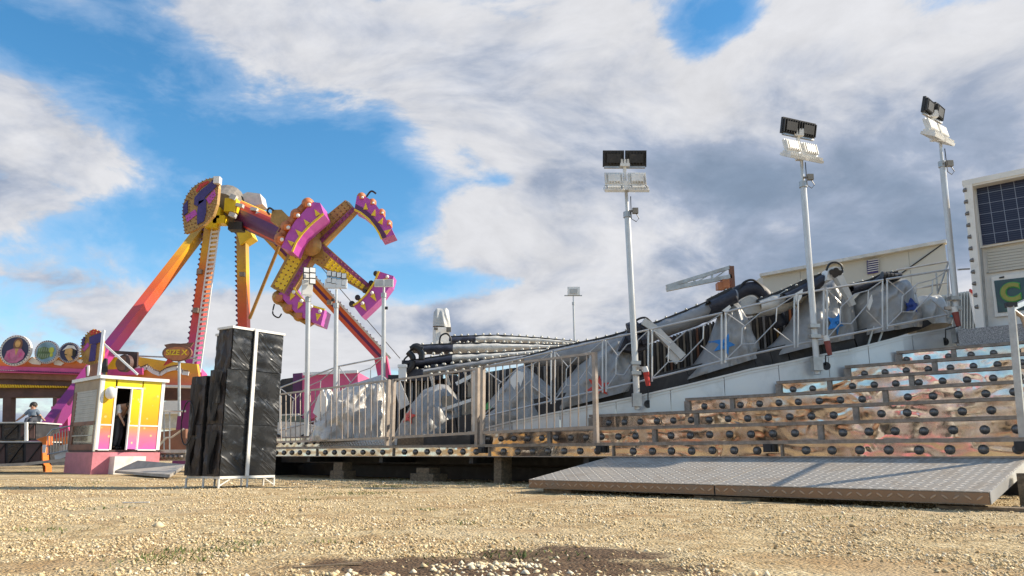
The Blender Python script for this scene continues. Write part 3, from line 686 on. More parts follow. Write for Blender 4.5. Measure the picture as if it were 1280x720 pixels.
# slatted wall between the cars
def slat_wall():
    t_ = thing('slatted_wall', 'dark upright slats with a few coloured strips behind the tarpaulined cars', 'partition', W(800, 450, 15.5))
    topx = [495, 580, 640, 700, 760, 820, 895, 940, 1015]; topy = [480, 470, 460, 455, 448, 428, 402, 398, 376]
    mats = ['black', 'hubgrey', 'fabric', 'rust_orange', 'mustard', 'brown', 'tarp', 'brown']
    mb = MB()
    px = 497.0
    while px < 1015:
        tt = tP(px)+(1.7 if px > 588 else 2.3); a = W(px, lerp(topx, topy, px), tt); b = W(px, yP(px)-4, tt)
        r_ = random.random(); mb.cur = 0
        if int(px/4.2) % 2 == 0: mb.cur = 1 if r_ < .45 else (2 if r_ < .86 else (3 if r_ < .89 else (4 if r_ < .92 else (5 if r_ < .94 else (6 if r_ < .97 else 7)))))
        if 975 < px < 1015 and int(px/4.2) % 2 == 0: mb.cur = random.choice([4, 2, 4, 3])
        mb.box((b.x-.026, tt, b.z), (.036, 0, 0), (0, .04, 0), (0, 0, max(.05, a.z-b.z))); px += 4.2
    mb.build('slats', mats, t_, kind='stuff')
    mb = MB()
    for a in range(494, 1010, 24):
        t2 = tP(a)+(1.85 if a > 588 else 2.45); p0, p1 = W(a, lerp(topx, topy, a), t2), W(a+24, lerp(topx, topy, a+24), t2+.0)
        q0, q1 = W(a, yP(a), t2), W(a+24, yP(a+24), t2)
        mb.hexa([q0, q1, q1+Vector((0, .03, 0)), q0+Vector((0, .03, 0)), p0, p1, p1+Vector((0, .03, 0)), p0+Vector((0, .03, 0))])
    mb.build('backing', 'black', t_)
slat_wall()

# ================================================================== TARPAULINED CARS
class Drape:
    def __init__(s, top, bot, t0, depth, peak=None, amp=.05, seed=0, nu=100, nv=56):
        s.tx, s.ty = zip(*top); s.bx, s.by = zip(*bot); s.t0, s.dep, s.amp, s.seed = t0, depth, amp, seed
        s.x0, s.x1 = s.tx[0], s.tx[-1]; s.peak = peak or min(top, key=lambda p: p[1]); s.nu, s.nv = nu, nv
    def surf(s, px, py, back=False, lift=0):
        u = (px-s.x0)/(s.x1-s.x0); u = min(1, max(0, u)); yt, yb = lerp(s.tx, s.ty, px), lerp(s.bx, s.by, px)
        v = 0 if yb-yt < .5 else min(1, max(0, (yb-py)/(yb-yt)))
        g = max(0, math.sin(math.pi*min(1, max(0, u))))**.35
        h = s.dep/2*g*(1-v**2.2)**.5 if v < 1 else 0
        t0 = s.t0(px) if callable(s.t0) else s.t0
        tm = t0+s.dep/2
        dy = h if back else -h
        ang = math.atan2(px-s.peak[0], (py-s.peak[1])+8); r = math.hypot(px-s.peak[0], py-s.peak[1])
        fold = math.sin(ang*9+s.seed+2*mnoise.noise(Vector((px*.03, py*.03, s.seed))))*.6+math.sin(ang*19+s.seed*2.3+2.3*mnoise.noise(Vector((px*.05, py*.05, s.seed))))*.5
        fold *= min(1, r/30)
        fold += 1.1*mnoise.noise(Vector((px*.06, py*.035, s.seed)))+.5*mnoise.noise(Vector((px*.16, py*.11, s.seed+4)))
        dy += s.amp*fold*g*min(1, (1-v)*4+.15)*(-1 if not back else 1)
        p = W(px, py, tm); p.y += dy-lift; return p
    def build(s, name, matn, parent):
        mb = MB()
        for back in (False, True):
            def fn(u, v):
                px = s.x0+(s.x1-s.x0)*u; yt, yb = lerp(s.tx, s.ty, px), lerp(s.bx, s.by, px); w = v if not back else 1-v
                return s.surf(px, yb+(yt-yb)*w, back)
            mb.grid(fn, s.nu, s.nv)
        return mb.build(name, matn, parent, smooth=True)
    def star(s, cx, cy, r, n, matn, parent, name='star', rin=.42, rot=0.3):
        mb = MB(); pts = []; K = 6
        out = []
        for i in range(2*n):
            rr = r if i % 2 == 0 else r*rin; a = rot+math.pi*i/n; out.append((cx+rr*math.sin(a), cy-rr*math.cos(a)))
        vs = [s.surf(cx, cy, lift=.035)]; fs = []
        ring = []
        for (x, y), (x2, y2) in zip(out, out[1:]+out[:1]):
            for q in range(4): ring.append((x+(x2-x)*q/4, y+(y2-y)*q/4))
        m_ = len(ring)
        for k in range(1, K+1):
            for x, y in ring: vs.append(s.surf(cx+(x-cx)*k/K, cy+(y-cy)*k/K, lift=.035))
        for j in range(m_): fs.append((0, 1+j, 1+(j+1) % m_))
        for k in range(K-1):
            for j in range(m_): a = 1+k*m_+j; b = 1+k*m_+(j+1) % m_; fs.append((a, b, b+m_, a+m_))
        mb.add(vs, fs); return mb.build(name, matn, parent, smooth=True)
def car(label, top, bot, t0, depth, matn='tarp', stars=(), seed=0, amp=.085, extra=None, peak=None):
    cx = (top[0][0]+top[-1][0])/2; tt = t0(cx) if callable(t0) else t0
    r = thing('covered_ride_car', label, 'ride car', W(cx, bot[0][1], tt), 'ride cars wrapped in tarpaulin')
    d = Drape(top, bot, t0, depth, peak, amp, seed); d.build('tarpaulin', matn, r)
    for st in stars: d.star(*st[:5], r, rot=st[5] if len(st) > 5 else .2, name=st[6] if len(st) > 6 else 'star')
    if extra: extra(r, d)
    return r
def TT(off): return lambda px: tP(px)+off
def hose(mb, pts, t, r=.028):
    P_ = [W(x, y, t) for x, y in pts]; out = []
    for i in range(len(P_)-1):
        a, b = P_[max(0, i-1)], P_[i]; c, d = P_[i+1], P_[min(len(P_)-1, i+2)]
        for k in range(5):
            q = k/5; out.append(.5*((2*b)+(c-a)*q+(2*a-5*b+4*c-d)*q*q+(3*b-a-3*c+d)*q**3))
    out.append(P_[-1]); mb.tube(out, r, 7)
def safety_arm(r, pts_arm, t, hosep, head, white=False):
    mb = MB(); P_ = [W(x, y, t) for x, y in pts_arm]
    for a, b in zip(P_[:-1], P_[1:]): mb.beam(a, b, .13, .17, up=(0, 1, 0))
    mb.build('restraint_arm', 'lightgrey', r)
    mb = MB(); hose(mb, hosep, t-.05, .020); mb.build('hose', 'rubber', r)
    mb = MB(); x, y, w_, h_ = head
    for i in range(3):
        for j in range(2):
            mb.tube([W(x+w_*(i+.1)/3, y+h_*(j+.5)/2, t+.05), W(x+w_*(i+.9)/3, y+h_*(j+.35)/2, t+.05)], h_*.26*t/F, 9)
    mb.build('hinge_block', 'navy' if not white else 'white', r)

car('clear plastic sheeting over a ride car behind the fence beside the left lamp posts', [(388, 548), (398, 520), (412, 497), (440, 480), (478, 468), (488, 476), (494, 510)], [(388, 552), (494, 549)], 16.6, 1.6, 'plastic', seed=1, amp=.09)
car('low grey tarpaulined ride car with a red mark behind the middle barrier', [(494, 542), (515, 505), (530, 487), (548, 480), (560, 481), (574, 498), (590, 520)], [(494, 550), (590, 541)], 15.6, 1.4, 'tarp', [(515, 522, 11, 5, 'red_star')], seed=2, amp=.07)
def ex3(r, d):
    mb = MB(); mb.prism([W(x, y, 14.75) for x, y in ((636, 476), (646, 463), (656, 466), (648, 492), (642, 520), (645, 490))], (0, .03, 0)); mb.build('white_patch', 'white_clean', r)  # white sheet drawn in as the highlight on the tarpaulin
car('grey tarpaulined ride car with a green mark and a white highlight patch', [(588, 528), (608, 505), (632, 478), (648, 458), (656, 456), (668, 466), (690, 485)], [(588, 541), (640, 528), (690, 517)], TT(.35), 1.3, 'tarp', [(607, 510, 10, 5, 'green_mark', .5)], seed=3, extra=ex3)
def ex4(r, d):
    safety_arm(r, [(803, 402), (820, 413), (853, 447)], 13.9, [(789, 418), (794, 402), (806, 397), (815, 404), (822, 412)], (784, 404, 24, 30))
    mb = MB(); mb.prism([W(x, y, 14.0) for x, y in ((775, 436), (785, 412), (798, 405), (806, 412), (808, 436), (794, 440))], (0, .4, 0)); mb.build('backrest_pad', 'navy', r)
    mb = MB(); mb.prism([W(x, y, 13.85) for x, y in ((833, 446), (842, 431), (856, 441), (846, 455))], (0, .1, 0)); mb.build('foot_plate', 'lightgrey', r)
car('tall grey tarpaulined ride car with a red star', [(686, 506), (703, 480), (722, 458), (745, 440), (770, 424), (786, 420), (795, 450)], [(686, 517), (795, 488)], TT(.35), 1.3, 'tarp', [(743, 487, 15, 6, 'red_star')], seed=4, extra=ex4)
def ex5(r, d):
    mb = MB(); 
    pts = [(905, 381), (922, 366), (940, 360), (953, 366), (964, 382), (978, 408)]
    P_ = [W(x, y, 14.3) for x, y in pts]
    hose(mb, pts, 14.3, .13); mb.build('backrest_pad', 'navy', r, smooth=True)
    mb = MB(); hose(mb, [(893, 388), (905, 378), (918, 371)], 14.0, .14); mb.build('backrest_pad', 'navy', r, smooth=True)
    mb = MB(); hose(mb, [(924, 362), (930, 353), (941, 350), (952, 358), (958, 368)], 14.2, .022); mb.build('hose', 'rubber', r)
    mb = MB(); mb.prism([W(x, y, 14.25) for x, y in ((926, 376), (935, 370), (945, 372), (953, 390), (936, 393), (924, 392))], (0, .3, 0)); mb.build('seat_hood', 'tarp_silver', r)
    mb = MB(); mb.prism([W(x, y, 13.7) for x, y in ((903, 388), (912, 381), (914, 384), (908, 391))], (0, .05, 0)); mb.build('white_patch', 'white_clean', r)
car('pointed grey tarpaulined ride car with a bright blue star between the two nearer lamp posts', [(841, 478), (868, 456), (888, 425), (902, 385), (910, 376), (920, 378), (932, 402), (949, 443)], [(841, 481), (949, 448)], TT(.35), 1.3, 'tarp', [(895, 436, 14, 5, 'blue_star', .35)], seed=5, extra=ex5)
def ex6(r, d):
    mb = MB(); mb.prism([W(x, y, 13.35) for x, y in ((1033, 350), (1036, 335), (1043, 333), (1052, 334), (1055, 341), (1050, 346), (1044, 344), (1040, 350))], (0, .3, 0)); mb.build('white_housing', 'white_clean', r)
    mb = MB(); hose(mb, [(1033, 338), (1037, 330), (1045, 328), (1052, 332), (1053, 341)], 13.3, .020); mb.build('hose', 'rubber', r)
    mb = MB()
    for x, y in ((1040, 340), (1045, 338), (1049, 341), (1044, 344)): mb.tube([W(x, y, 13.25), W(x, y, 13.33)], .05, 10)
    mb.build('hinge_block', 'rubber', r)
    mb = MB(); mb.beam(W(1047, 346, 13.3), W(1066, 382, 13.3), .12, .18, up=(0, 1, 0), w1=.08, h1=.1); mb.build('restraint_arm', 'lightgrey', r)
    mb = MB(); mb.prism([W(x, y, 13.4) for x, y in ((992, 368), (1004, 361), (1002, 372), (997, 380))], (0, .05, 0)); mb.build('white_patch', 'white_clean', r)
car('broad grey tarpaulined ride car with a blue star crossed by the second lamp post', [(946, 444), (972, 425), (992, 398), (1004, 370), (1018, 358), (1040, 350), (1050, 346), (1060, 380), (1068, 418)], [(946, 452), (1010, 437), (1068, 425)], TT(.35), 1.3, 'tarp', [(1026, 412, 15, 5, 'blue_star', .35)], seed=6, extra=ex6)
def ex7(r, d):
    mb = MB(); mb.prism([W(x, y, 13.25) for x, y in ((1084, 382), (1090, 368), (1091, 376), (1087, 388))], (0, .03, 0)); mb.build('white_patch', 'white_clean', r)
car('square grey tarpaulined ride car with a dark blue star and a sunlit right edge', [(1066, 376), (1078, 364), (1092, 356), (1112, 352), (1128, 349), (1134, 362), (1139, 385), (1144, 408)], [(1066, 424), (1144, 412)], TT(.30), 1.3, 'tarp', [(1119, 390, 11, 5, 'dark_blue_star', .1)], seed=7, extra=ex7)
def ex8(r, d):
    mb = MB(); mb.tube([W(1143, 367, 13.6), W(1143, 358, 13.6)], .035, 8); mb.build('lamp_stub', 'white', r)
car('small silvery tarpaulined ride car with a pale blue mark near the third lamp post', [(1139, 378), (1150, 370), (1160, 371), (1168, 369), (1173, 388), (1177, 409)], [(1139, 408), (1158, 411), (1177, 411)], TT(.40), 1.2, 'tarp_silver', [(1171, 402, 6, 4, 'cyan_mark', .0)], seed=8, extra=ex8)

# ================================================================== FOLDED ROOF ARMS WITH BULBS
def roof_arm(label, top, bot, t, navy_to=None, thick=.5, matn='fabric', bulbs=None, bstep=13, skipnavy=False):
    r = thing('folded_roof_arm', label, 'roof arm', W(top[0][0], bot[0][1], t(top[0][0]) if callable(t) else t), 'folded roof arms lined with bulbs')
    tf = t if callable(t) else (lambda x: t)
    tx, ty = zip(*top); bx, by = zip(*bot); x0, x1 = tx[0], tx[-1]
    def part(a, b, name, m_, th, drop=0):
        if b-a < 2: return
        mb = MB(); n_ = max(3, int((b-a)/10)); xs_ = [a+(b-a)*i/n_ for i in range(n_+1)]
        def fn(u, v):
            px = a+(b-a)*u; yt, yb = lerp(tx, ty, px), lerp(bx, by, px)
            # cross-section: a rounded bundle
            an = v*2*math.pi; cz = (math.sin(an)+1)/2; cyy = math.cos(an)
            py = yb+(yt-yb)*cz; wr = .05*mnoise.noise(Vector((px*.05, v*9, a)))
            p = W(px, py, tf(px)); p.y += cyy*th/2*(1+wr)+wr; p.z += .02*mnoise.noise(Vector((px*.12, v*6, 3))); return p
        mb.grid(fn, max(8, int((b-a)/3)), 14)
        # end caps
        mb.build(name, m_, r, smooth=True)
    nt_ = navy_to if navy_to else x0
    part(x0, nt_, 'navy_sleeve', 'navy', thick); part(nt_, x1, 'folded_cloth', matn, thick*.96)
    mb = MB(); xs_ = np.linspace(x0, x1, 12)
    for a, b in zip(xs_[:-1], xs_[1:]): mb.beam(W(a, lerp(tx, ty, a), tf(a)), W(b, lerp(tx, ty, b), tf(b)), thick*.3, .03 if matn == 'fabric' else .06)
    mb.build('black_beam', 'black', r)
    mb = MB(); px = x0+6
    while px < x1:
        for py, dy in ((lerp(tx, ty, px)-2.6, 0),):
            mb.sphere(W(px, py, tf(px)-.05), .025*(tf(px)/14), 8, 5); 
        mb.cur = 0; px += bstep*random.uniform(.9, 1.1)
    if bulbs:
        px = x0+9
        while px < x1: mb.sphere(W(px, lerp(bx, by, px)-1, tf(px)-thick/2-.02), .030*(tf(px)/14), 8, 5); px += bstep
    mb.build('bulbs', 'bulb', r, smooth=True, kind='stuff')
    return r
roof_arm('topmost folded roof arm right of the wrapped mast', [(562, 422), (620, 420), (680, 424), (735, 430)], [(562, 431), (620, 430), (680, 431), (735, 433)], 19.5, 595, .5, 'fabric_light', True, 9)
roof_arm('second folded roof arm from the top, crossing behind below the wrapped mast', [(522, 433), (570, 430.5), (620, 429.5), (690, 432), (720, 432)], [(522, 443), (570, 443), (620, 441), (690, 437), (720, 434)], 18.6, 567, .5, 'fabric_light', True, 11)
roof_arm('third folded roof arm from the top with a long navy sleeve at its left end', [(512, 452), (566, 444), (620, 442), (683, 437), (715, 434)], [(512, 463), (566, 455), (620, 451), (683, 443), (715, 437)], 17.7, 566, .5, 'fabric_light', True, 11)
roof_arm('lowest folded grey roof arm resting just above the front fence', [(530, 462), (580, 454), (625, 448), (680, 441), (712, 436)], [(530, 470), (580, 463), (625, 456), (680, 447), (712, 440)], 16.8, None, .45, 'fabric', True, 10)
roof_arm('long folded grey roof roll climbing from the fence to the truss', [(655, 447), (690, 437), (720, 430), (760, 422), (820, 404), (868, 385), (900, 371), (918, 362)], [(655, 458), (690, 458), (720, 456), (760, 449), (820, 426), (868, 409), (900, 396), (918, 386)], lambda x: tP(x)+1.1, None, .6, 'fabric', False, 12)
roof_arm('short navy roof sleeve below the truss post', [(884, 377), (900, 369), (915, 362)], [(884, 395), (900, 391), (915, 383)], lambda x: tP(x)+.72, 915, .62, 'navy', False, 9)
roof_arm('folded roof arm left of the second lamp post, grey cloth below a black beam', [(946, 377), (975, 366), (1003, 353), (1018, 347)], [(946, 397), (975, 392), (1003, 380), (1018, 370)], lambda x: tP(x)+1.1, None, .6, 'fabric_light', False, 12)
roof_arm('navy end of the folded roof arm beside the white hinge housing', [(977, 369), (1000, 357), (1025, 344)], [(977, 380), (1000, 374), (1025, 361)], lambda x: tP(x)+.7, 1025, .5, 'navy', False, 13)
roof_arm('folded roof arm above the square tarpaulined car on the right', [(1060, 358), (1085, 352), (1103, 343), (1120, 342)], [(1060, 370), (1085, 362), (1103, 355), (1120, 352)], lambda x: tP(x)+.9, 1118, .5, 'navy', False, 12)
r = thing('pulley_head', 'black ribbed pulley block at the end of the roof arm right of the white housing', 'machine part', W(1110, 350, 13.8))
for i, x in enumerate((1102, 1107, 1112, 1117)):
    mb = MB(); mb.tube([W(x, 345+i*.4, 13.6), W(x+3.6, 345.5+i*.4, 13.6)], .085-.006*i, 14); mb.build('pulley_disc', 'rubber', r)
# machinery at the left ends of the arms
r = thing('arm_machinery', 'dark hydraulic blocks, hoses and small white housings at the left ends of the roof arms', 'machinery', W(515, 470, 17.5))
mb = MB(); 
for x, y, w_, h_ in ((520, 437, 8, 6), (509, 456, 10, 8), (520, 470, 40, 14), (560, 462, 40, 10), (590, 470, 30, 16), (565, 480, 14, 20), (583, 485, 12, 22), (600, 470, 10, 40), (545, 468, 16, 16), (497, 478, 20, 16)):
    mb.cbox(W(x, y, 17.6), w_*17.6/F, .5, h_*17.6/F)
mb.build('hydraulic_block', 'navy', r)
mb = MB(); mb.cbox(W(503.5, 466, 17.2), .16, .16, .36); mb.cbox(W(503.5, 458, 17.2), .2, .2, .06); mb.build('white_housing', 'white_clean', r)
mb = MB(); mb.prism([W(x, y, 16.4) for x, y in ((492, 480), (500, 476), (512, 505), (500, 512))], (0, .05, 0)); mb.build('white_patch', 'white', r)
mb = MB(); hose(mb, [(513, 440), (515, 432), (522, 430), (529, 434)], 17.3, .02); mb.build('hose', 'rubber', r)
for hp, hr in (([(549, 430), (551, 420), (558, 417), (563, 422), (564, 430)], .02), ([(503, 462), (505, 450), (512, 443)], .02), ([(510, 440), (516, 447), (514, 458), (508, 464)], .07), ([(519, 434), (526, 440), (527, 450)], .07), ([(513, 436), (520, 433), (528, 437)], .06), ([(500, 466), (508, 455), (518, 452)], .05)):
    mb = MB(); hose(mb, hp, 17.25, hr); mb.build('hose', 'rubber', r, smooth=True)
mb = MB()
for x in (536, 580, 556, 604): mb.beam(W(x, 462, 17.2), W(x+6, 482, 17.2), .06, .06)
mb.beam(W(570, 480, 15.4), W(605, 462, 15.4), .05, .07); mb.beam(W(553, 512, 15.3), W(598, 497, 15.3), .04, .06); mb.build('link_bar', 'white', r)
mb = MB()
for x, y in ((595, 470), (592, 488), (560, 505), (585, 510)): mb.cbox(W(x, y, 15.9), .22, .3, .3)
mb.build('motor_block', 'hubgrey', r)
# mast
r = thing('wrapped_mast', 'short mast wrapped in silver sheeting above the folded roof arms', 'mast', W(551, 432, 20.5))
d = Drape([(541, 408), (542.5, 390), (546, 385), (553, 386), (558, 384.5), (561, 388), (563.5, 409)], [(541, 409), (552, 409), (563.5, 411)], 20.3, .5, (551, 384), .05, 11, 30, 16); d.build('cap_sheet', 'tarp_silver', r)
mb = MB(); mb.hexa([W(540.5, 440, 20.35), W(545, 440, 20.2), W(562, 440, 20.3), W(558, 440, 20.9)]+[W(541, 409, 20.35), W(545, 409, 20.2), W(562, 409, 20.3), W(558, 409, 20.9)]); mb.build('mast_body', 'white', r)
mb = MB(); mb.cbox(W(545, 411, 20.15), .10, .05, .06); mb.cbox(W(561, 412, 20.2), .12, .1, .12); mb.build('lug', 'hubgrey', r)

# ================================================================== RAILINGS
def hill_rail(label, a, b, topa, topb, bota, botb, t0, t1, r=.0165, hexa=True, name='ride_railing', group='tubular railings with hexagon pattern'):
    A0, A1, B0, B1 = W(a, bota, t0), W(a, topa, t0), W(b, botb, t1), W(b, topb, t1)
    R_ = thing(name, label, 'railing', A0, group)
    def q(u, v): lo_, hi_ = A0.lerp(B0, u), A1.lerp(B1, u); return lo_.lerp(hi_, v)
    mb = MB(); mb.tube([q(0, 1), q(.5, 1), q(1, 1)], r*1.1, 8); mb.build('top_rail', 'alu', R_)
    mb = MB(); mb.tube([q(0, 0), q(.5, 0), q(1, 0)], r*1.1, 8); mb.build('bottom_rail', 'alu', R_)
    for u in (0.012, .988):
        mb = MB(); mb.tube([q(u, -.06), q(u, .98)], r, 8); mb.build('post', 'alu', R_)
    if hexa:
        hx = [(.24, .25), (.43, .2), (.73, .55), (.74, .83), (.5, .80), (.25, .58)]
        mb = MB(); pts = [q(*p) for p in hx]
        for p0, p1 in zip(pts, pts[1:]+pts[:1]): mb.tube([p0, p1], r*.62, 6)
        mb.build('hexagon', 'alu', R_)
        for p0, p1 in (((0.02, 0.01), hx[0]), ((.98, .98), hx[3]), ((.98, .02), (.70, .42)), ((.02, .98), (.28, .62))):
            mb = MB(); mb.tube([q(*p0), q(*p1)], r*.62, 6); mb.build('diagonal', 'alu', R_)
    return R_
def rtop(x): return lerp([600, 800, 904, 992, 1040, 1103, 1184], [460, 414.7, 390.8, 368.8, 360, 350, 337], x)
def rbot(x): return lerp([600, 690, 812, 905, 997, 1037, 1109, 1189], [522, 501, 474, 450.5, 430, 422.7, 408, 392.5], x)
secs = [(602, 690, 'behind the front fence below the lowest roof arm'), (693, 754, 'in front of the red star car'), (757, 811, 'behind the nearest lamp post'), (814, 903, 'in front of the bright blue star car'), (906, 994, 'between the two nearer lamp posts on the right'), (1033, 1104, 'in front of the car crossed by the second lamp post'), (1108, 1186, 'ending at the third lamp post')]
for a, b, lab in secs:
    hill_rail('galvanised hexagon railing section '+lab, a, b, rtop(a), rtop(b), rbot(a), rbot(b), tP(a)+.02, tP(b)+.02)
hill_rail('short plain railing section crossed by the second lamp post', 997, 1030, rtop(997), rtop(1030), rbot(997), rbot(1030), tP(997)+.02, tP(1030)+.02, hexa=False)
hill_rail('curved hexagon railing section beside the black wrapped cabinets', 349, 420, 485, 459, 538, 520, 18.6, 17.6)
hill_rail('hexagon railing section between the left lamp posts in front of pink trailer', 423, 478, 458, 447, 519, 506, 17.5, 17.0)
# slanting open rail at the far right end, in front of the pale building
r = thing('handrail_frame', 'open tubular handrail frame before the pale building at right', 'railing', W(1120, 400, 14))
mb = MB(); mb.tube([W(1120, 338, 14.2), W(1184, 327, 14.2)], .02, 7); mb.build('top_rail', 'galv', r)
mb = MB(); mb.tube([W(1145, 361, 14.2), W(1186, 353, 14.2)], .018, 7); mb.build('middle_rail', 'galv', r)
mb = MB(); mb.tube([W(1186, 327, 14.2), W(1172, 368, 14.2)], .02, 7); mb.build('slanting_post', 'galv', r)
mb = MB(); mb.tube([W(1170, 341, 14.2), W(1172, 366, 14.2)], .016, 7); mb.build('post', 'galv', r)
mb = MB(); mb.tube([W(1197, 337, 13.2), W(1212, 336, 13.2)], .016, 7); mb.build('end_rail', 'galv', r)

def bar_fence(label, a, b, topa, topb, bota, botb, s, nb, foot_z=Z1, matn='galv', left_post=True, right_post=True, botmat=None):
    p = lambda px, py: S(px, py, s)
    R_ = thing('crowd_barrier', label, 'barrier', PL(wS((a+b)/2, s), s, Z1), 'upright-bar barriers along the platform edge')
    A0, A1, B0, B1 = p(a, bota), p(a, topa), p(b, botb), p(b, topb)
    # keep the frame a plane: interpolate along the platform line
    def q(u, v): lo_, hi_ = A0.lerp(B0, u), A1.lerp(B1, u); return lo_.lerp(hi_, v)
    mb = MB(); mb.beam(q(0, 1), q(1, 1), .036, .036); mb.build('top_rail', matn, R_)
    mb = MB(); mb.beam(q(0, 0), q(1, 0), .05, .045); mb.build('bottom_rail', botmat or matn, R_)
    for u, on in ((.006, left_post), (.994, right_post)):
        if not on: continue
        t_ = q(u, 1.012); mb = MB(); f = Vector((t_.x, t_.y, foot_z)); mb.beam(f, t_, .065, .065, up=(NX, NY, 0)); mb.build('post', botmat or matn, R_)
    w0, w1 = q(0, 0), q(1, 0)
    for i in range(1, nb):
        u = i/nb; mb = MB(); mb.tube([q(u, .0), q(u, 1)], .0115, 6, cap=False); mb.build('upright_bar', matn, R_)
bar_fence('weathered tan barrier with upright bars left of the lowest steps', 603, 744, 459, 441.5, 541, 534, .10, 15, matn='rail_tan')
bar_fence('dark-framed barrier with upright bars in the middle of the platform front', 492, 598, 475, 461, 547, 541, .10, 14, matn='rail_tan')
bar_fence('barrier with upright bars nearest the black wrapped cabinets', 340, 487, 494, 475.5, 553, 547.5, .10, 22, matn='rail_tan')
r = thing('silver_post', 'shiny battered silver post beside the middle barrier joint', 'post', S(596, 541, .3))
mb = MB(); mb.beam(S(595, 541, .3), S(594, 460, .3), .09, .09, up=(NX, NY, 0)); mb.build('post_tube', 'alu', r)
r = thing('white_lit_board', 'narrow white board standing sunlit behind the barrier left of the plastic sheeting', 'board', W(401, 552, 17.0))
mb = MB(); mb.prism([W(x, y, 16.9) for x, y in ((397, 552), (396, 520), (391, 516), (398, 494), (403, 486), (408, 500), (406, 552))], (.14, .25, 0)); mb.build('board_face', 'white_clean', r)

# steel handrail at the right end of the steps
r = thing('stair_handrail', 'bent galvanised handrail post at the right end of the mirrored steps', 'handrail', PL(wS(1276, .06), .06, Z1))
b0 = S(1279, 549, .06); t0_ = S(1264, 383, .06); b0.z = Z1
mb = MB(); mb.beam(b0, t0_, .065, .065, up=(NX, NY, 0)); mb.build('post', 'galv', r)
mb = MB(); mb.beam(t0_+Vector((0, 0, -.02)), t0_+n3*2.4-e3*.25+Vector((0, 0, .62)), .05, .05); mb.build('sloping_rail', 'galv', r)
mb = MB(); mb.tube([t0_+Vector((0, 0, -.03)), t0_+Vector((.13, .05, -.10)), t0_+Vector((.22, .1, -.35)), t0_+Vector((.3, .1, -1.0))], .022, 8); mb.build('bent_tube', 'rail_tan', r)
mb = MB(); mb.cbox(t0_+Vector((0, 0, .015)), .09, .08, .05); mb.build('black_cap', 'rubber', r)

# ================================================================== LAMP POSTS
def floodbox(mb, c, ux, uy, uz, w, h, d):  # w along ux, h along uz, d along uy
    o = c-ux*w/2-uy*d/2-uz*h/2; mb.box(o, ux*w, uy*d, uz*h)
def flood(parent, c, yaw, tilt, w, h, matn, fins=True, glass='glass_dark', lens=True, flip=1):
    """finned back toward -uy side (viewer), glass on the other"""
    ux = Vector((math.cos(yaw), math.sin(yaw), 0)); f = Vector((-math.sin(yaw), math.cos(yaw), 0))
    uy = (f*math.cos(tilt)+Vector((0, 0, 1))*math.sin(tilt)).normalized(); uz = ux.cross(uy).normalized()
    if uz.z < 0: uz = -uz
    mb = MB(); floodbox(mb, c, ux, uy, uz, w, h, .05)
    floodbox(mb, c-uy*.045*flip, ux, uy, uz, w*.66, h*.55, .05)
    if fins:
        for i in range(7): floodbox(mb, c-uy*.045*flip+ux*(w*.9*(i/6-.5)), ux, uy, uz, .010, h*.8, .045)
    hd = mb.build('floodlight', matn, parent)
    mb = MB(); floodbox(mb, c+uy*.027*flip, ux, uy, uz, w*.88, h*.84, .004); mb.build('glass', glass, hd)
    return hd
def lamp_post(label, px0, py0, px1, py1, t, r=.054, group='tall floodlight poles', spec='big', px_yaw=0, sc=1.0, thick_to=.35):
    b, tp = W(px0, py0, t), W(px1, py1, t); R_ = thing('lamp_post', label, 'lamp post', b, group)
    m_ = b.lerp(tp, .88)
    mb = MB(); mb.tube([b, m_], r, 14); mb.build('pole', 'alu', R_, smooth=False)
    mb = MB(); mb.tube([m_, tp], r*.55, 12); mb.build('upper_pole', 'alu', R_)
    mb = MB(); mb.tube([m_-Vector((0, 0, .08)), m_+Vector((0, 0, .02))], r*1.35, 12); mb.build('collar', 'galv', R_)
    return R_, b, tp, m_
def big_head(R_, tp, s, yaw, wt=0.0, dark_yaw=0.0):
    ux = Vector((math.cos(yaw), math.sin(yaw), 0))
    # bracket and two crossarms
    mb = MB(); mb.cbox(tp+Vector((0, -.02, .02)), .13*s, .12*s, .16*s); mb.cbox(tp+Vector((0, -.02, .42*s)), .16*s, .1*s, .12*s); mb.beam(tp, tp+Vector((0, 0, .45*s)), .05*s, .05*s); mb.build('bracket', 'white', R_)
    mb = MB(); mb.beam(tp-ux*.34*s+Vector((0, 0, .36*s)), tp+ux*.34*s+Vector((0, 0, .36*s)), .04*s, .035*s); mb.build('crossarm', 'galv', R_)
    for sg in (-1, 1):
        flood(R_, tp+ux*sg*.185*s+Vector((0, -.03, .50*s)), yaw+dark_yaw, R(14), .35*s, .27*s, 'black')
        flood(R_, tp+ux*sg*.19*s+Vector((0, -.05, .13*s)), yaw, R(-12), .30*s, .24*s, 'white')
        flood(R_, tp+ux*sg*.20*s+Vector((0, -.10, -.06*s)), yaw, R(-62), .32*s, .26*s, 'white', glass='lightgrey')
R1, b, tp, m_ = lamp_post('nearest tall floodlight pole, standing just left of the wide steps', 797, 512, 782.5, 235, 13.35)
big_head(R1, W(781.5, 235, 13.35), 1.08, R(0))
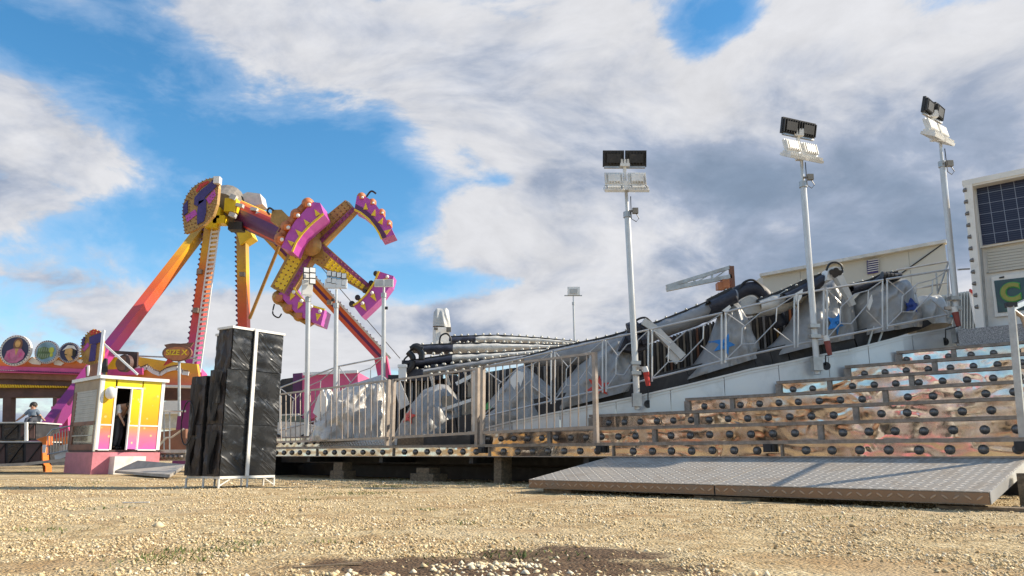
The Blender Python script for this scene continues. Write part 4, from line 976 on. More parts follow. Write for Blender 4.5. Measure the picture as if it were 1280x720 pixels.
# junction box and cable
def jbox(R_, p, t):
    mb = MB(); mb.cbox(p+Vector((.11, -.02, 0)), .10, .07, .10); mb.beam(p, p+Vector((.1, 0, 0)), .03, .03); mb.build('junction_box', 'hubgrey', R_)
    mb = MB(); mb.tube([p+Vector((.12, -.03, -.05)), p+Vector((.17, -.03, -.14)), p+Vector((.12, -.03, -.2)), p+Vector((.03, -.07, -.16)), p+Vector((.03, -.07, .25))], .008, 5); mb.build('cable', 'rubber', R_)
jbox(R1, W(786, 264, 13.3), 13.3)
R2, b, tp, m_ = lamp_post('second tall floodlight pole, rising in front of the pale building', 1022, 468, 1001.5, 198, 12.8, .052)
big_head(R2, W(999.5, 196, 12.8), 1.02, R(24))
jbox(R2, W(1004, 222, 12.75), 12.8)
R3, b, tp, m_ = lamp_post('third tall floodlight pole, beside the ticket booth, lamps seen edge-on', 1200, 432, 1175, 174, 12.7, .050)
big_head(R3, W(1168, 172, 12.7), 1.0, R(38), dark_yaw=R(6))
jbox(R3, W(1178, 205, 12.65), 12.7)
for R_, x, y, t in ((R1, 796, 500, 13.3), (R2, 1021, 455, 12.75), (R3, 1198, 420, 12.65)):
    p = W(x, y, t)
    for dz, w_, h_ in ((0, .15, .22), (.45, .16, .06), (.62, .16, .06)):
        mb = MB(); mb.cbox(p+Vector((0, -.0, dz)), w_, .14, h_); mb.build('clamp', 'galv', R_)
M['dull_red'] = mat('faded_dark_red', (.24, .05, .04), .5, 0, .2, 6)
# red plugs hanging by the poles
for x, y, x2, y2, t, lab in ((808, 472, 810, 504, 13.25, 'red and white power plug hanging on the nearest floodlight pole'), (1034, 433, 1032, 456, 12.7, 'red power plug hanging on the second floodlight pole'), (1194, 397, 1182, 427, 12.6, 'dark red power plug hanging on the third floodlight pole')):
    r = thing('power_plug', lab, 'plug', W(x, y, t), 'red power plugs on the floodlight poles')
    p = W(x, y-12, t); mb = MB(); mb.tube([p+Vector((-.03, 0, .02)), p+Vector((-.01, 0, -.07))], .045, 12, r1=.05); mb.build('white_socket', 'white', r)
    mb = MB(); mb.tube([p+Vector((-.01, 0, -.07)), p+Vector((.02, 0, -.30))], .052, 12, r1=.036); mb.build('red_body', 'red' if t > 13 else 'dull_red', r)
    mb = MB(); mb.tube([p+Vector((.02, 0, -.30)), W(x2, y-(y-y2)*.5, t), W(x2, y2, tP(x2)-.01)], .010, 6); mb.build('cable', 'rubber', r)
    mb = MB(); mb.beam(p+Vector((-.16, .02, .0)), p+Vector((0, 0, 0)), .05, .05); mb.build('bracket', 'rail_tan', r)

def small_post(label, px0, py0, px1, py1, t, heads, r=.048):
    R_, b, tp, m_ = lamp_post(label, px0, py0, px1, py1, t, r, group='slimmer floodlight poles on the left'); return R_, tp
L1, tp = small_post('left slim floodlight pole with a twisted dark lamp head, behind the black cabinets', 383, 545, 385.5, 350, 16.0, 0)
for i in range(2):
    for j in range(3):
        flood(L1, W(383+i*7.5, 338+j*7, 15.9-.1*i), R(28), R(-6), .125, .115, 'black', False, 'white_clean', flip=-1)
flood(L1, W(384, 360, 15.9), R(25), R(5), .22, .33, 'white', False, 'white_clean', flip=-1)
L2, tp = small_post('middle slim floodlight pole with a six-pane white lamp head', 419, 520, 420.5, 362, 17.0, 0)
for i in range(4):
    for j in range(2): flood(L2, W(411.5+i*6.2, 342+j*8.5+i*1.1, 16.9), R(4), R(-6), .10, .13, 'black', False, 'white_clean', flip=-1)
for i in (0, 1): flood(L2, W(413+i*14, 355, 16.9), R(2), R(-5), .24, .2, 'white_clean', False, 'white_clean', flip=-1)
L3, tp = small_post('right slim floodlight pole with two small white lamps, before the lowest gondola', 479, 500, 480, 350, 17.4, 0)
for i in (0, 1): flood(L3, W(474+i*12, 354, 17.2), R(2), R(-4), .20, .17, 'white_clean', False, 'lightgrey', flip=-1)
for L_, x, y, t in ((L1, 381, 365, 15.9), (L2, 416, 375, 16.9), (L3, 483, 385, 17.3)):
    mb = MB(); mb.cbox(W(x, y, t), .06, .05, .06); mb.build('junction_box', 'black', L_)
R_, b, tp, m_ = lamp_post('far thin lamp pole with one square white floodlight above the bulb-lined arms', 718.5, 440, 716.5, 370, 24, .032, group=None)
mb = MB(); mb.cbox(W(717, 364, 24), .38, .1, .26); fl = mb.build('floodlight', 'white_clean', R_)
mb = MB(); mb.cbox(W(717, 364, 23.94), .24, .02, .16); mb.build('glass', 'lightgrey', fl)
mb = MB(); mb.cbox(W(716.5, 369.5, 24), .55, .04, .03); mb.build('crossarm', 'galv', R_)

# ================================================================== TICKET BOOTH (right)
sB = 4.75; wl = wS(1216, sB, 300); wr_ = 1.0; zf_, zt_ = 2.42, S(1203, 226, 4.45).z-.12
booth = thing('ticket_booth', 'white ticket booth at the right edge with dark blue panel awning and green C poster', 'booth', PL((wl+wr_)/2, sB, zf_))
mb = MB(); mb.box(PL(wl, sB+.03, zf_), e3*(wr_-wl), n3*2.0, (0, 0, zt_-zf_)); mb.build('wall', 'white', booth)
mb = MB(); wr0 = wS(1203, 4.45, 226); mb.box(PL(wr0, sB-.28, zt_+.003), e3*(wr_-wr0), n3*2.4, (0, 0, .09)); mb.box(PL(wr0+.01, sB-.30, zt_+.03), e3*(wr_-wr0-.02), n3*.02, (0, 0, .09)); mb.build('roof', 'white', booth)
def bq(px, py, s=sB): return S(px, py, s)
def bpanel(name, pts, s, th, m_, uvs=False):
    mb = MB(); P_ = [S(x, y, s) for x, y in pts]; mb.prism(P_, n3*th)
    base = P_[3]; 
    if uvs:
        ex_ = (P_[2]-P_[3]); ez_ = P_[0]-P_[3]
        return mb.build(name, m_, booth, uvfn=lambda v: ((v-base).dot(ex_)/ex_.length_squared, (v-base).dot(ez_)/ez_.length_squared))
    return mb.build(name, m_, booth)
x_r = 1330
def ext(xa, ya, slope, x): return ya+slope*(x-xa)
bpanel('solar_panel', [(1220, 231), (x_r, 231-.215*(x_r-1220)), (x_r, 307-.165*(x_r-1228)), (1228, 307)], sB-.10, .06, 'solar', True)
bpanel('panel_frame', [(1216, 229), (x_r, 229-.215*(x_r-1216)), (x_r, 310-.165*(x_r-1225)), (1225, 310)], sB-.075, .07, 'white')
for i in range(8):
    ya = 313+i*3.6; bpanel('shutter_slat', [(1233.5+.3*i, ya), (x_r, ya-.14*(x_r-1233)), (x_r, ya+3.2-.14*(x_r-1233)), (1233.5+.3*i, ya+3.2)], sB-.012-.006*(i % 2), .03, 'cream')
fo = bpanel('window_frame', [(1239, 346), (x_r, 346-.115*(x_r-1239)), (x_r, 396-.10*(x_r-1243)), (1244, 396)], sB-.03, .05, 'white')
mb = MB(); mb.prism([S(x, y, sB-.042) for x, y in ((1242.5, 351), (x_r, 351-.115*(x_r-1242)), (x_r, 391-.10*(x_r-1247)), (1247.5, 391))], n3*.008); mb.build('poster', 'poster', fo)
tx_p = S(1263, 366.5, sB-.052)
yawb = math.atan2(-EY, -EX)
text_obj('C', 'letter', 'green_mark', fo, tx_p, (R(90), 0, yawb), .38, .004, offset=.028)
M['lime'] = mat('lime_letter', (.27, .28, .05), .4)
text_obj('C', 'letter', 'lime', fo, tx_p-n3*.012, (R(90), 0, yawb), .38, .006, offset=.014)
bpanel('door_seam', [(1233, 341), (x_r, 341-.12*(x_r-1233)), (x_r, 341.8-.12*(x_r-1233)), (1233, 341.8)], sB-.004, .01, 'hubgrey')
bpanel('hinge', [(1249, 346.5), (1255, 345), (1255, 347.2), (1249, 348)], sB-.045, .02, 'rubber')
mb = MB(); p0, p1 = S(1234, 411, sB-.02), S(1219.5, 229, sB-.02); mb.beam(p0, p1, .03, .05, up=(NX, NY, 0)); mb.build('corner_trim', 'galv', booth)
col = thing('lamp_column', 'narrow white column with a row of dark lamp domes at the left edge of ticket booth', 'lamp column', S(1226, 411, sB-.3))
mb = MB(); mb.beam(S(1226, 412, sB-.25), S(1210.5, 228, sB-.25), .12, .10, up=(NX, NY, 0)); mb.build('column', 'white', col)
for i in range(11):
    py = 238+i*14.6; px = 1205+(1219.5-1205)*i/10
    inst(STUD, 'lamp_dome', col, S(px+2.2, py, sB-.27), (0, 0, ROTN-R(60)), (1.1, 1.1, 1.1))
mb = MB(); w1_ = wS(1199, 4.42, 430); mb.box(PL(w1_, 4.42, Z1+6*RISE+.003), e3*(.8-w1_), n3*.4, (0, 0, .275)); pl = mb.build('plinth', 'granite', None); tag(pl, 'grey speckled granite-look plinth below the ticket booth', 'plinth')

# upper deck behind the last step
mb = MB(); mb.box(PL(WR, 6*T+.7, Z1+6*RISE-.06), e3*(wS(1200, 5)-WR+.3), n3*4, (0, 0, .055)); o = mb.build('upper_deck', 'lip', stair)
o = None
mb = MB()
# red-and-white marker behind booth column
r = thing('marker_post', 'leaning red and white striped post seen between third pole and booth', 'post', W(1222, 405, 17))
mb = MB(); mb.beam(W(1222, 404, 16.5), W(1214.5, 364, 16.5), .10, .06, up=(0, 1, 0)); mb.build('white_post', 'white_clean', r)
mb = MB(); mb.prism([W(x, y, 16.4) for x, y in ((1213, 364), (1213, 361), (1220, 365), (1220, 368))], (0, .05, 0)); mb.build('red_tip', 'red', r)

# ================================================================== PALE BUILDING, CONTAINER, TRUSS
bl = thing('pale_building', 'plain cream panelled building behind the ride with one small blue louvred window', 'building', W(1070, 400, 25))
def wallpt(px, py): t = 26-(px-953)/235*3.0; return W(px, py, t)
cuts_ = [953, 1000, 1048, 1090, 1135, 1181]
def btop(x): return 345-(x-953)*(42/229)
for i, (a, b) in enumerate(zip(cuts_[:-1], cuts_[1:])):
    mb = MB(); q0, q1 = wallpt(a+.25, btop(a)), wallpt(b-.25, btop(b)); b0_, b1_ = Vector((q0.x, q0.y, 0)), Vector((q1.x, q1.y, 0)); off = Vector((0, 5, 0))
    mb.hexa([b0_, b1_, b1_+off, b0_+off, q0, q1, q1+off, q0+off]); mb.build('wall_panel', 'cream', bl)
mb = MB(); a_, b_ = wallpt(951, btop(951)-.5), wallpt(1183, btop(1183)-.5); mb.beam(a_, b_, .3, .10); mb.build('roof_edge', 'lightgrey', bl)
mb = MB(); mb.tube([wallpt(1181, 303), wallpt(1122, 345)], .02, 5); mb.build('stay_wire', 'rubber', bl)
mb = MB(); P_ = [wallpt(1083, 326), wallpt(1096.5, 323.5), wallpt(1097, 341), wallpt(1084, 343)]; mb.prism([p+Vector((0, -.06, 0)) for p in P_], (0, .05, 0)); wn = mb.build('window', 'indigo', bl)
for i in range(6):
    mb = MB(); y0 = 327+i*2.7; mb.beam(wallpt(1083, y0)+Vector((0, -.09, 0)), wallpt(1097, y0-2.4)+Vector((0, -.09, 0)), .03, .025); mb.build('louvre', 'lightgrey', wn)
cn = thing('corrugated_container', 'grey corrugated steel container standing behind the third floodlight pole', 'container', W(1190, 410, 19))
mb = MB(); n_ = 34
def cf(u, v):
    px = 1160+u*62; p = W(px, 372-(px-1160)*.16+v*60, 19); p.y += .05*(1 if int(u*n_) % 2 else -1); return p
mb.grid(cf, n_*2, 1); mb.box(W(1160, 432, 19.1), (1.2, 0, 0), (0, 2.4, 0), (0, 0, 1.1)); mb.build('side', 'corrug', cn)
tr = thing('roof_truss_jib', 'tapering steel lattice jib pointing left from a rusty post above the ride', 'truss', W(915, 365, 16))
tq = 15.6
mb = MB(); mb.beam(W(833, 358.5, tq), W(913, 334, tq), .07, .07); mb.build('top_chord', 'galv', tr)
mb = MB(); mb.beam(W(833, 362, tq), W(914, 345.5, tq), .09, .08); mb.build('bottom_chord', 'galv', tr)
mb = MB(); mb.beam(W(916, 366, tq), W(914, 333, tq), .09, .09, up=(0, 1, 0)); mb.build('post', 'brown', tr)
for x in (847, 868, 890):
    mb = MB(); mb.beam(W(x, lerp([833, 913], [358.5, 334], x), tq), W(x, lerp([833, 914], [362, 345.5], x), tq), .04, .04, up=(0, 1, 0)); mb.build('strut', 'galv', tr)
for x0, x1 in ((868, 847), (890, 868), (912, 890)):
    mb = MB(); mb.beam(W(x0, lerp([833, 913], [358.5, 334], x0), tq), W(x1, lerp([833, 914], [362, 345.5], x1), tq), .025, .025, up=(0, 1, 0)); mb.build('diagonal', 'galv', tr)
r = thing('orange_hoist', 'small orange motor hoist hanging under the lattice jib', 'hoist', W(904, 365, tq))
mb = MB(); mb.cbox(W(900, 358, tq), .13, .2, .14); mb.cbox(W(906, 355.5, tq), .14, .22, .17); mb.build('body', 'rust_orange', r)
mb = MB(); mb.beam(W(904, 352, tq), W(904, 348, tq), .05, .05); mb.beam(W(905.5, 360, tq), W(906, 370, tq), .04, .04); mb.build('hanger', 'hubgrey', r)

# ================================================================== BLACK WRAPPED CABINETS ON A WHITE STAND
n_before = set(bpy.data.objects)
cx0, cx1 = -4.94, -4.16; cy0, cy1 = 11.5, 12.46
st = thing('cabinet_stand', 'low white tubular stand carrying the black wrapped cabinets', 'stand', (-4.5, 12.5, 0))
mb = MB(); z0 = .135
mb.box((cx1-.02, cy0, z0), (.04, 0, 0), (0, cy1-cy0, 0), (0, 0, .035)); mb.box((cx0, cy0, z0), (.04, 0, 0), (0, cy1-cy0, 0), (0, 0, .035)); mb.box((cx0+.045, cy0, z0+.002), (cx1-cx0-.07, 0, 0), (0, .04, 0), (0, 0, .03)); mb.box((cx0+.045, cy1-.04, z0+.002), (cx1-cx0-.07, 0, 0), (0, .04, 0), (0, 0, .03)); mb.build('frame', 'white', st)
for x, y in ((cx0, cy0), ((cx0+cx1)/2, cy0+.02), (cx1, cy0), (cx0, cy1), (cx1, cy1), (cx1, (cy0+cy1)/2), (cx1-.25, cy1), (cx0, (cy0+cy1)/2)):
    mb = MB(); mb.tube([(x, y, -.03), (x, y, z0)], .016, 8); mb.build('leg', 'white', st)
for y, d_ in ((cy0, .2), (cy1, -.2)):
    mb = MB(); mb.tube([(cx1, y, .03), (cx1, y+d_, z0)], .010, 6); mb.build('brace', 'white', st)
def cabinet(label, x0, x1, y0, y1, z0, z1, seed, side='black_wrap', top=None):
    r = thing('wrapped_cabinet', label, 'cabinet', ((x0+x1)/2, (y0+y1)/2, z0), 'black plastic wrapped cabinets stacked on the white stand')
    def wr(x, y, z, ax):
        return .014*mnoise.noise(Vector((x*7+seed, y*3, z*5)))+.012*mnoise.noise(Vector((x*19, y*9+z*11, seed)))
    mb = MB()
    mb.cur = 0
    mb.grid(lambda u, v: (x1+.012+.014*mnoise.noise(Vector((seed, (y0+(y1-y0)*u)*2.2+3*v, 5*v)))*math.sin(math.pi*v)**.3, y0+(y1-y0)*u, z0+(z1-z0)*v), 50, 30)
    mb.cur = 1
    mb.grid(lambda u, v: (x0+(x1-x0)*u, y0-.012-.05*mnoise.noise(Vector((seed+u*3.5, v*2.5, 2)))*math.sin(math.pi*u)**.5-.02*mnoise.noise(Vector((u*11, v*6, seed))), z0+(z1-z0)*v), 24, 36)
    mb.box((x0, y0, z0), (x1-x0, 0, 0), (0, y1-y0, 0), (0, 0, z1-z0))
    o_ = mb.build('plastic_wrap', ['film', side], r, smooth=True)
    for p_ in list(o_.data.polygons)[-6:]: p_.use_smooth = False
    if top:
        mb = MB(); mb.box((x0-.02, y0-.03, z1+.003), (x1-x0+.05, 0, 0), (0, y1-y0+.05, 0), (0, 0, .035)); mb.build('white_rim', 'white', r)
    return r
zt1, zt2, zt3 = .17+.78, .17+.78+.94, 2.33
xm = -4.54
cabinet('lower right black wrapped cabinet resting on the white stand', xm, cx1, cy0, cy1, .172, .90, 1)
cabinet('middle right black wrapped cabinet with bright creases in its film', xm, cx1, cy0, cy1, .905, 1.70, 2)
cabinet('top right black wrapped cabinet under the higher white rim', -4.48, cx1+.01, cy0+.05, cy1, 1.705, 2.30, 3, top=True)
cabinet('lower left black cloth-sided cabinet on the white stand', cx0, xm-.05, cy0-.03, cy1-.1, .172, .90, 4)
cabinet('middle left black cloth-sided cabinet with hanging folds', cx0, xm-.05, cy0-.03, cy1-.1, .905, 1.62, 5)
cabinet('top left smaller black cabinet under the lower white rim', -4.86, -4.58, cy0+.28, cy1, 1.625, 2.27, 6, top=True)
r = thing('white_strap', 'long white upright strip clamped on the sunlit side of the black cabinets', 'strip', (cx1+.05, 12.0, .17))
mb = MB(); mb.box((cx1+.045, 11.90, .172), (.02, 0, 0), (0, .055, 0), (0, 0, 2.16)); mb.build('strip_board', 'white', r)
r = thing('draped_cloth', 'loose black cloth strips hanging on the shaded side of the cabinets', 'cloth', (-4.5, 11.35, .3))
for i, (x0, x1, zz0, zz1) in enumerate(((-4.42, -4.22, .95, 1.5), (-4.88, -4.70, .75, 1.5), (-4.40, -4.22, .2, .8), (-4.88, -4.72, .2, .7), (-4.34, -4.18, 1.2, 1.66))):
    mb = MB(); mb.grid(lambda u, v: (x0+(x1-x0)*(u*(1-.6*v)+.3*v), 11.43-.03*math.sin(u*9+v*4+i), zz0+(zz1-zz0)*(1-v)), 12, 12); mb.grid(lambda u, v: (x0+(x1-x0)*(u*(1-.6*v)+.3*v), 11.445-.03*math.sin(u*9+v*4+i), zz0+(zz1-zz0)*(1-v)), 12, 12); mb.build('cloth_strip', 'black_wrap' if i % 2 else 'black', r, smooth=True)
mb = MB(); ring = [(-4.82+.15*math.cos(a), 11.36, .93+.32*math.sin(a)) for a in np.linspace(0, 6.28, 22)]; mb.tube(ring, .010, 6); tag(mb.build('hanging_cable', 'rubber', None), 'loop of black cable hanging on the shaded side of the left cabinets', 'cable')

# turn the whole group to the heading it stands at
from mathutils import Matrix
KP = Vector((cx1, cy0, 0)); RZ = Matrix.Rotation(R(-35), 3, 'Z')
for o in bpy.data.objects:
    if o not in n_before and o.parent is None:
        o.location = KP+RZ@(o.location-KP); o.rotation_euler.z = R(-35)
# ================================================================== YELLOW KIOSK
K0 = Vector((-10.45, 20.1, 0)); ku = Vector((.69, .72, 0)).normalized(); kv = Vector((-.72, .69, 0)).normalized()
ki = thing('ticket_kiosk', 'small yellow and pink ticket kiosk with open door on a pink skirt', 'kiosk', K0)
def kb(name, u, v, z, m_, parent=None, bld=True, mb=None):
    mb = mb or MB(); mb.box(K0+ku*u[0]+kv*v[0]+Vector((0, 0, z[0])), ku*(u[1]-u[0]), kv*(v[1]-v[0]), (0, 0, z[1]-z[0]))
    return mb.build(name, m_, parent or ki) if bld else mb
KW, KD, KT = 1.62, 1.95, 2.40
M['dull_tan'] = mat('dull_tan_board', (.34, .26, .17), .6)
def kuv(px):  # where a column of the picture crosses the door side
    a = (px-640)/F/1.0; return (a*K0.y-K0.x)/(ku.x-a*ku.y)
kb('skirt', (-.02, KW+.02), (-.02, KD+.02), (0, .54), 'pink_base')
kb('roof', (-.05, KW+.08), (-.07, KD+.1), (KT-.02, KT+.065), 'white')
kb('floor', (0.02, KW-.02), (0.02, KD-.02), (.545, .60), 'brown_dark')
th = .05; d0, d1 = kuv(149), kuv(171)
M['inside'] = mat('dark_cabin_lining', (.06, .05, .048), .8)
kb('rear_wall', (0, KW), (KD-th, KD), (.60, KT-.025), 'inside'); kb('side_wall', (KW-th, KW-.002), (0.01, KD-th-.002), (.60, KT-.025), 'cream')
M['shutter_grey'] = mat('shutter_grey', (.40, .385, .36), .5, .1)
# left (serving) side
kb('serving_wall', (0, th), (.06, KD-th-.002), (.60, .74), 'brown'); kb('serving_wall', (0, th), (.06, KD-th-.002), (1.22, 1.32), 'brown'); kb('serving_wall', (0, th), (.06, KD-th-.002), (2.12, KT-.025), 'dull_tan')
kb('serving_wall', (0, th), (KD-.25, KD-th-.004), (.742, 2.118), 'brown'); kb('serving_wall', (0, th), (.06, .22), (.742, 2.118), 'dull_tan')
for i in range(15):
    z0_ = 1.32+i*.0535; kb('shutter_slat', (.006+.006*(i % 2), .03), (.225, KD-.255), (z0_, z0_+.050), 'shutter_grey')
kb('lower_window', (.02, .03), (.225, KD-.255), (.742, 1.218), mat('kiosk_glass', (.16, .12, .09), .12, 0, .4, 2, coat=.6, dirt=(.55, .5, .42), damt=.8))
kb('window_bar', (-.012, .018), (.225, KD-.255), (.95, .975), 'cream')
# door side panels
kb('door_side_panel', (.09, d0-.05), (0, th), (1.24, KT-.025), 'kiosk_up'); kb('door_side_panel', (.09, d0-.05), (0, th), (.62, 1.20), 'kiosk_low')
d2 = kuv(180)
kb('door_side_panel', (d2+.03, KW-.09), (0, th), (1.24, KT-.025), 'kiosk_up'); kb('door_side_panel', (d2+.03, KW-.09), (0, th), (.62, 1.20), 'kiosk_low')
kb('door_side_panel', (d0, d2), (.003, th), (2.21, KT-.027), 'kiosk_up')
for u0, u1, z0_, z1_ in ((.0, .09, .60, KT-.03), (KW-.088, KW, .60, KT-.03), (d0-.05, d0, .60, 2.2), (d2, d2+.03, .6, 2.2), (d0-.05, d2+.03, 2.16, 2.205)):
    kb('white_frame', (u0, u1), (-.014, th+.004), (z0_, z1_), 'white_clean')
for u0, u1 in ((.092, d0-.052), (d2+.032, KW-.09)):
    kb('white_frame', (u0, u1), (-.012, th+.002), (1.202, 1.238), 'white_clean'); kb('white_frame', (u0, u1), (-.012, th+.002), (.585, .618), 'white_clean')
kb('corner_post', (-.02, .02), (-.022, .05), (.56, KT-.03), 'cream')
# door leaf, open outward
hinge = K0+ku*d2; ld_ = (ku*-.62+kv*-.30).normalized(); up_ = Vector((0, 0, 1))
for z0_, z1_, m_ in ((.62, 1.2, 'kiosk_low'), (1.23, 2.14, 'kiosk_up')):
    mb = MB(); mb.box(hinge+up_*z0_+ld_*.02, ld_*.30, ld_.cross(up_)*.03, up_*(z1_-z0_)); mb.build('door_panel', m_, ki)
mb = MB(); mb.box(hinge+up_*.60, ld_*.022, ld_.cross(up_)*.045, up_*1.56); mb.box(hinge+up_*.60+ld_*.32, ld_*.025, ld_.cross(up_)*.045, up_*1.56); mb.box(hinge+up_*1.2+ld_*.02, ld_*.3, ld_.cross(up_)*.04, up_*.03); mb.build('door_frame', 'white_clean', ki)
mb = MB(); mb.sphere(K0+ku*kuv(139.5)+kv*-.08+up_*2.02, .14, 14, 8, (1, .7, 1.15)); mb.build('wall_lamp', 'white_clean', ki, smooth=True)
kb('door_step', (d0-.02, d2+.12), (-.36, -.02), (.0, .44), 'white'); 
mb = MB()
rp = thing('kiosk_ramp', 'grey sheet ramp sloping down from the kiosk door step', 'ramp', G(190, 596))
pts = [G(143, 593), G(212, 599), Vector((0, 0, 0)), Vector((0, 0, 0))]
pts[2] = W(232, 583, 18.6); pts[3] = W(172, 577.5, 19.9)
pts[2].z = .20; pts[3].z = .28; pts[0].z = .03; pts[1].z = .03; pts[1] = G(212, 599)+Vector((0, 0, .03))
mb = MB(); thk = Vector((0, 0, .06)); mb.hexa(pts+[p+thk for p in pts]); mb.build('ramp_sheet', 'concrete', rp, uvfn=lambda v: (v.x, v.y))
# panels leaning on the kiosk: the stripped advert board and stays on the roof
r = thing('emblem_sign', 'mustard shield sign with indigo strokes standing on the kiosk roof edge', 'sign', W(113, 475, 21.0), 'mustard bulb-lined shield signs')
def emblem(parent, P, depth, outline, strokes, redcap=None, pink=None, br=.03):
    mb = MB(); mb.prism([P(*p) for p in outline], (0, depth, 0)); mb.build('shield_board', 'mustard', parent)
    if redcap: mb = MB(); mb.prism([P(*p)+Vector((0, -.02, 0)) for p in redcap], (0, .018, 0)); mb.build('red_crest', 'red', parent)
    for pk in pink or (): mb = MB(); mb.prism([P(*p)+Vector((0, -.015, 0)) for p in pk], (0, .012, 0)); mb.build('violet_patch', 'purple', parent)
    for s_ in strokes: mb = MB(); mb.prism([P(*p)+Vector((0, -.05, 0)) for p in s_], (0, .045, 0)); mb.build('indigo_stroke', 'indigo', parent)
    mb = MB(); n_ = len(outline)
    for i in range(n_):
        a, b = Vector(P(*outline[i])), Vector(P(*outline[(i+1) % n_])); L_ = (b-a).length; k_ = max(1, int(L_/(br*3.2)))
        for j in range(k_): mb.sphere(a.lerp(b, j/k_)+Vector((0, -.03, 0)), br, 6, 4)
    ctr = sum((Vector(P(*p)) for p in outline), Vector())/n_
    for sc_ in (.86, .72):
        for i in range(n_):
            a, b = Vector(P(*outline[i])), Vector(P(*outline[(i+1) % n_])); L_ = (b-a).length; k_ = max(1, int(L_/(br*3.8)))
            for j in range(k_): mb.sphere(ctr+(a.lerp(b, j/k_)-ctr)*sc_+Vector((0, -.025, 0)), br*.8, 6, 4)
    mb.build('bulbs', 'mustard', parent, kind='stuff')
emblem(r, lambda x, y: W(x, y, 21.0), .12, [(101, 440), (103, 425), (110, 416), (118, 412), (126, 415), (129, 430), (128, 445), (124, 455), (114, 457), (104, 453)],
       [[(112.5, 422), (129, 415), (129, 427), (120, 430), (113, 430)], [(115, 431), (121, 430), (119, 451), (112, 452)], [(104, 424), (107, 421), (106, 432), (103, 432)]], [(112, 414), (118, 411), (126, 414), (122, 418), (113, 419)], [[(103, 436), (110, 428), (112, 432), (105, 440)]], .022)
mb = MB(); mb.beam(W(116, 457, 21.0), W(117, 474, 20.9), .35, .1, up=(0, 1, 0)); mb.build('post', 'brown', r)
mb = MB(); mb.beam(W(129.5, 413, 20.9), W(123.5, 469, 20.5), .07, .05, up=(0, 1, 0)); mb.build('white_stay', 'white_clean', r)
mb = MB(); mb.beam(W(130, 430, 20.9), W(172, 468, 20.9), .05, .04, up=(0, 1, 0)); mb.build('white_stay', 'white_clean', r)
mb = MB(); mb.beam(W(110.5, 457, 20.9), W(110.5, 470, 20.9), .05, .05, up=(0, 1, 0)); mb.build('white_stay', 'white_clean', r)

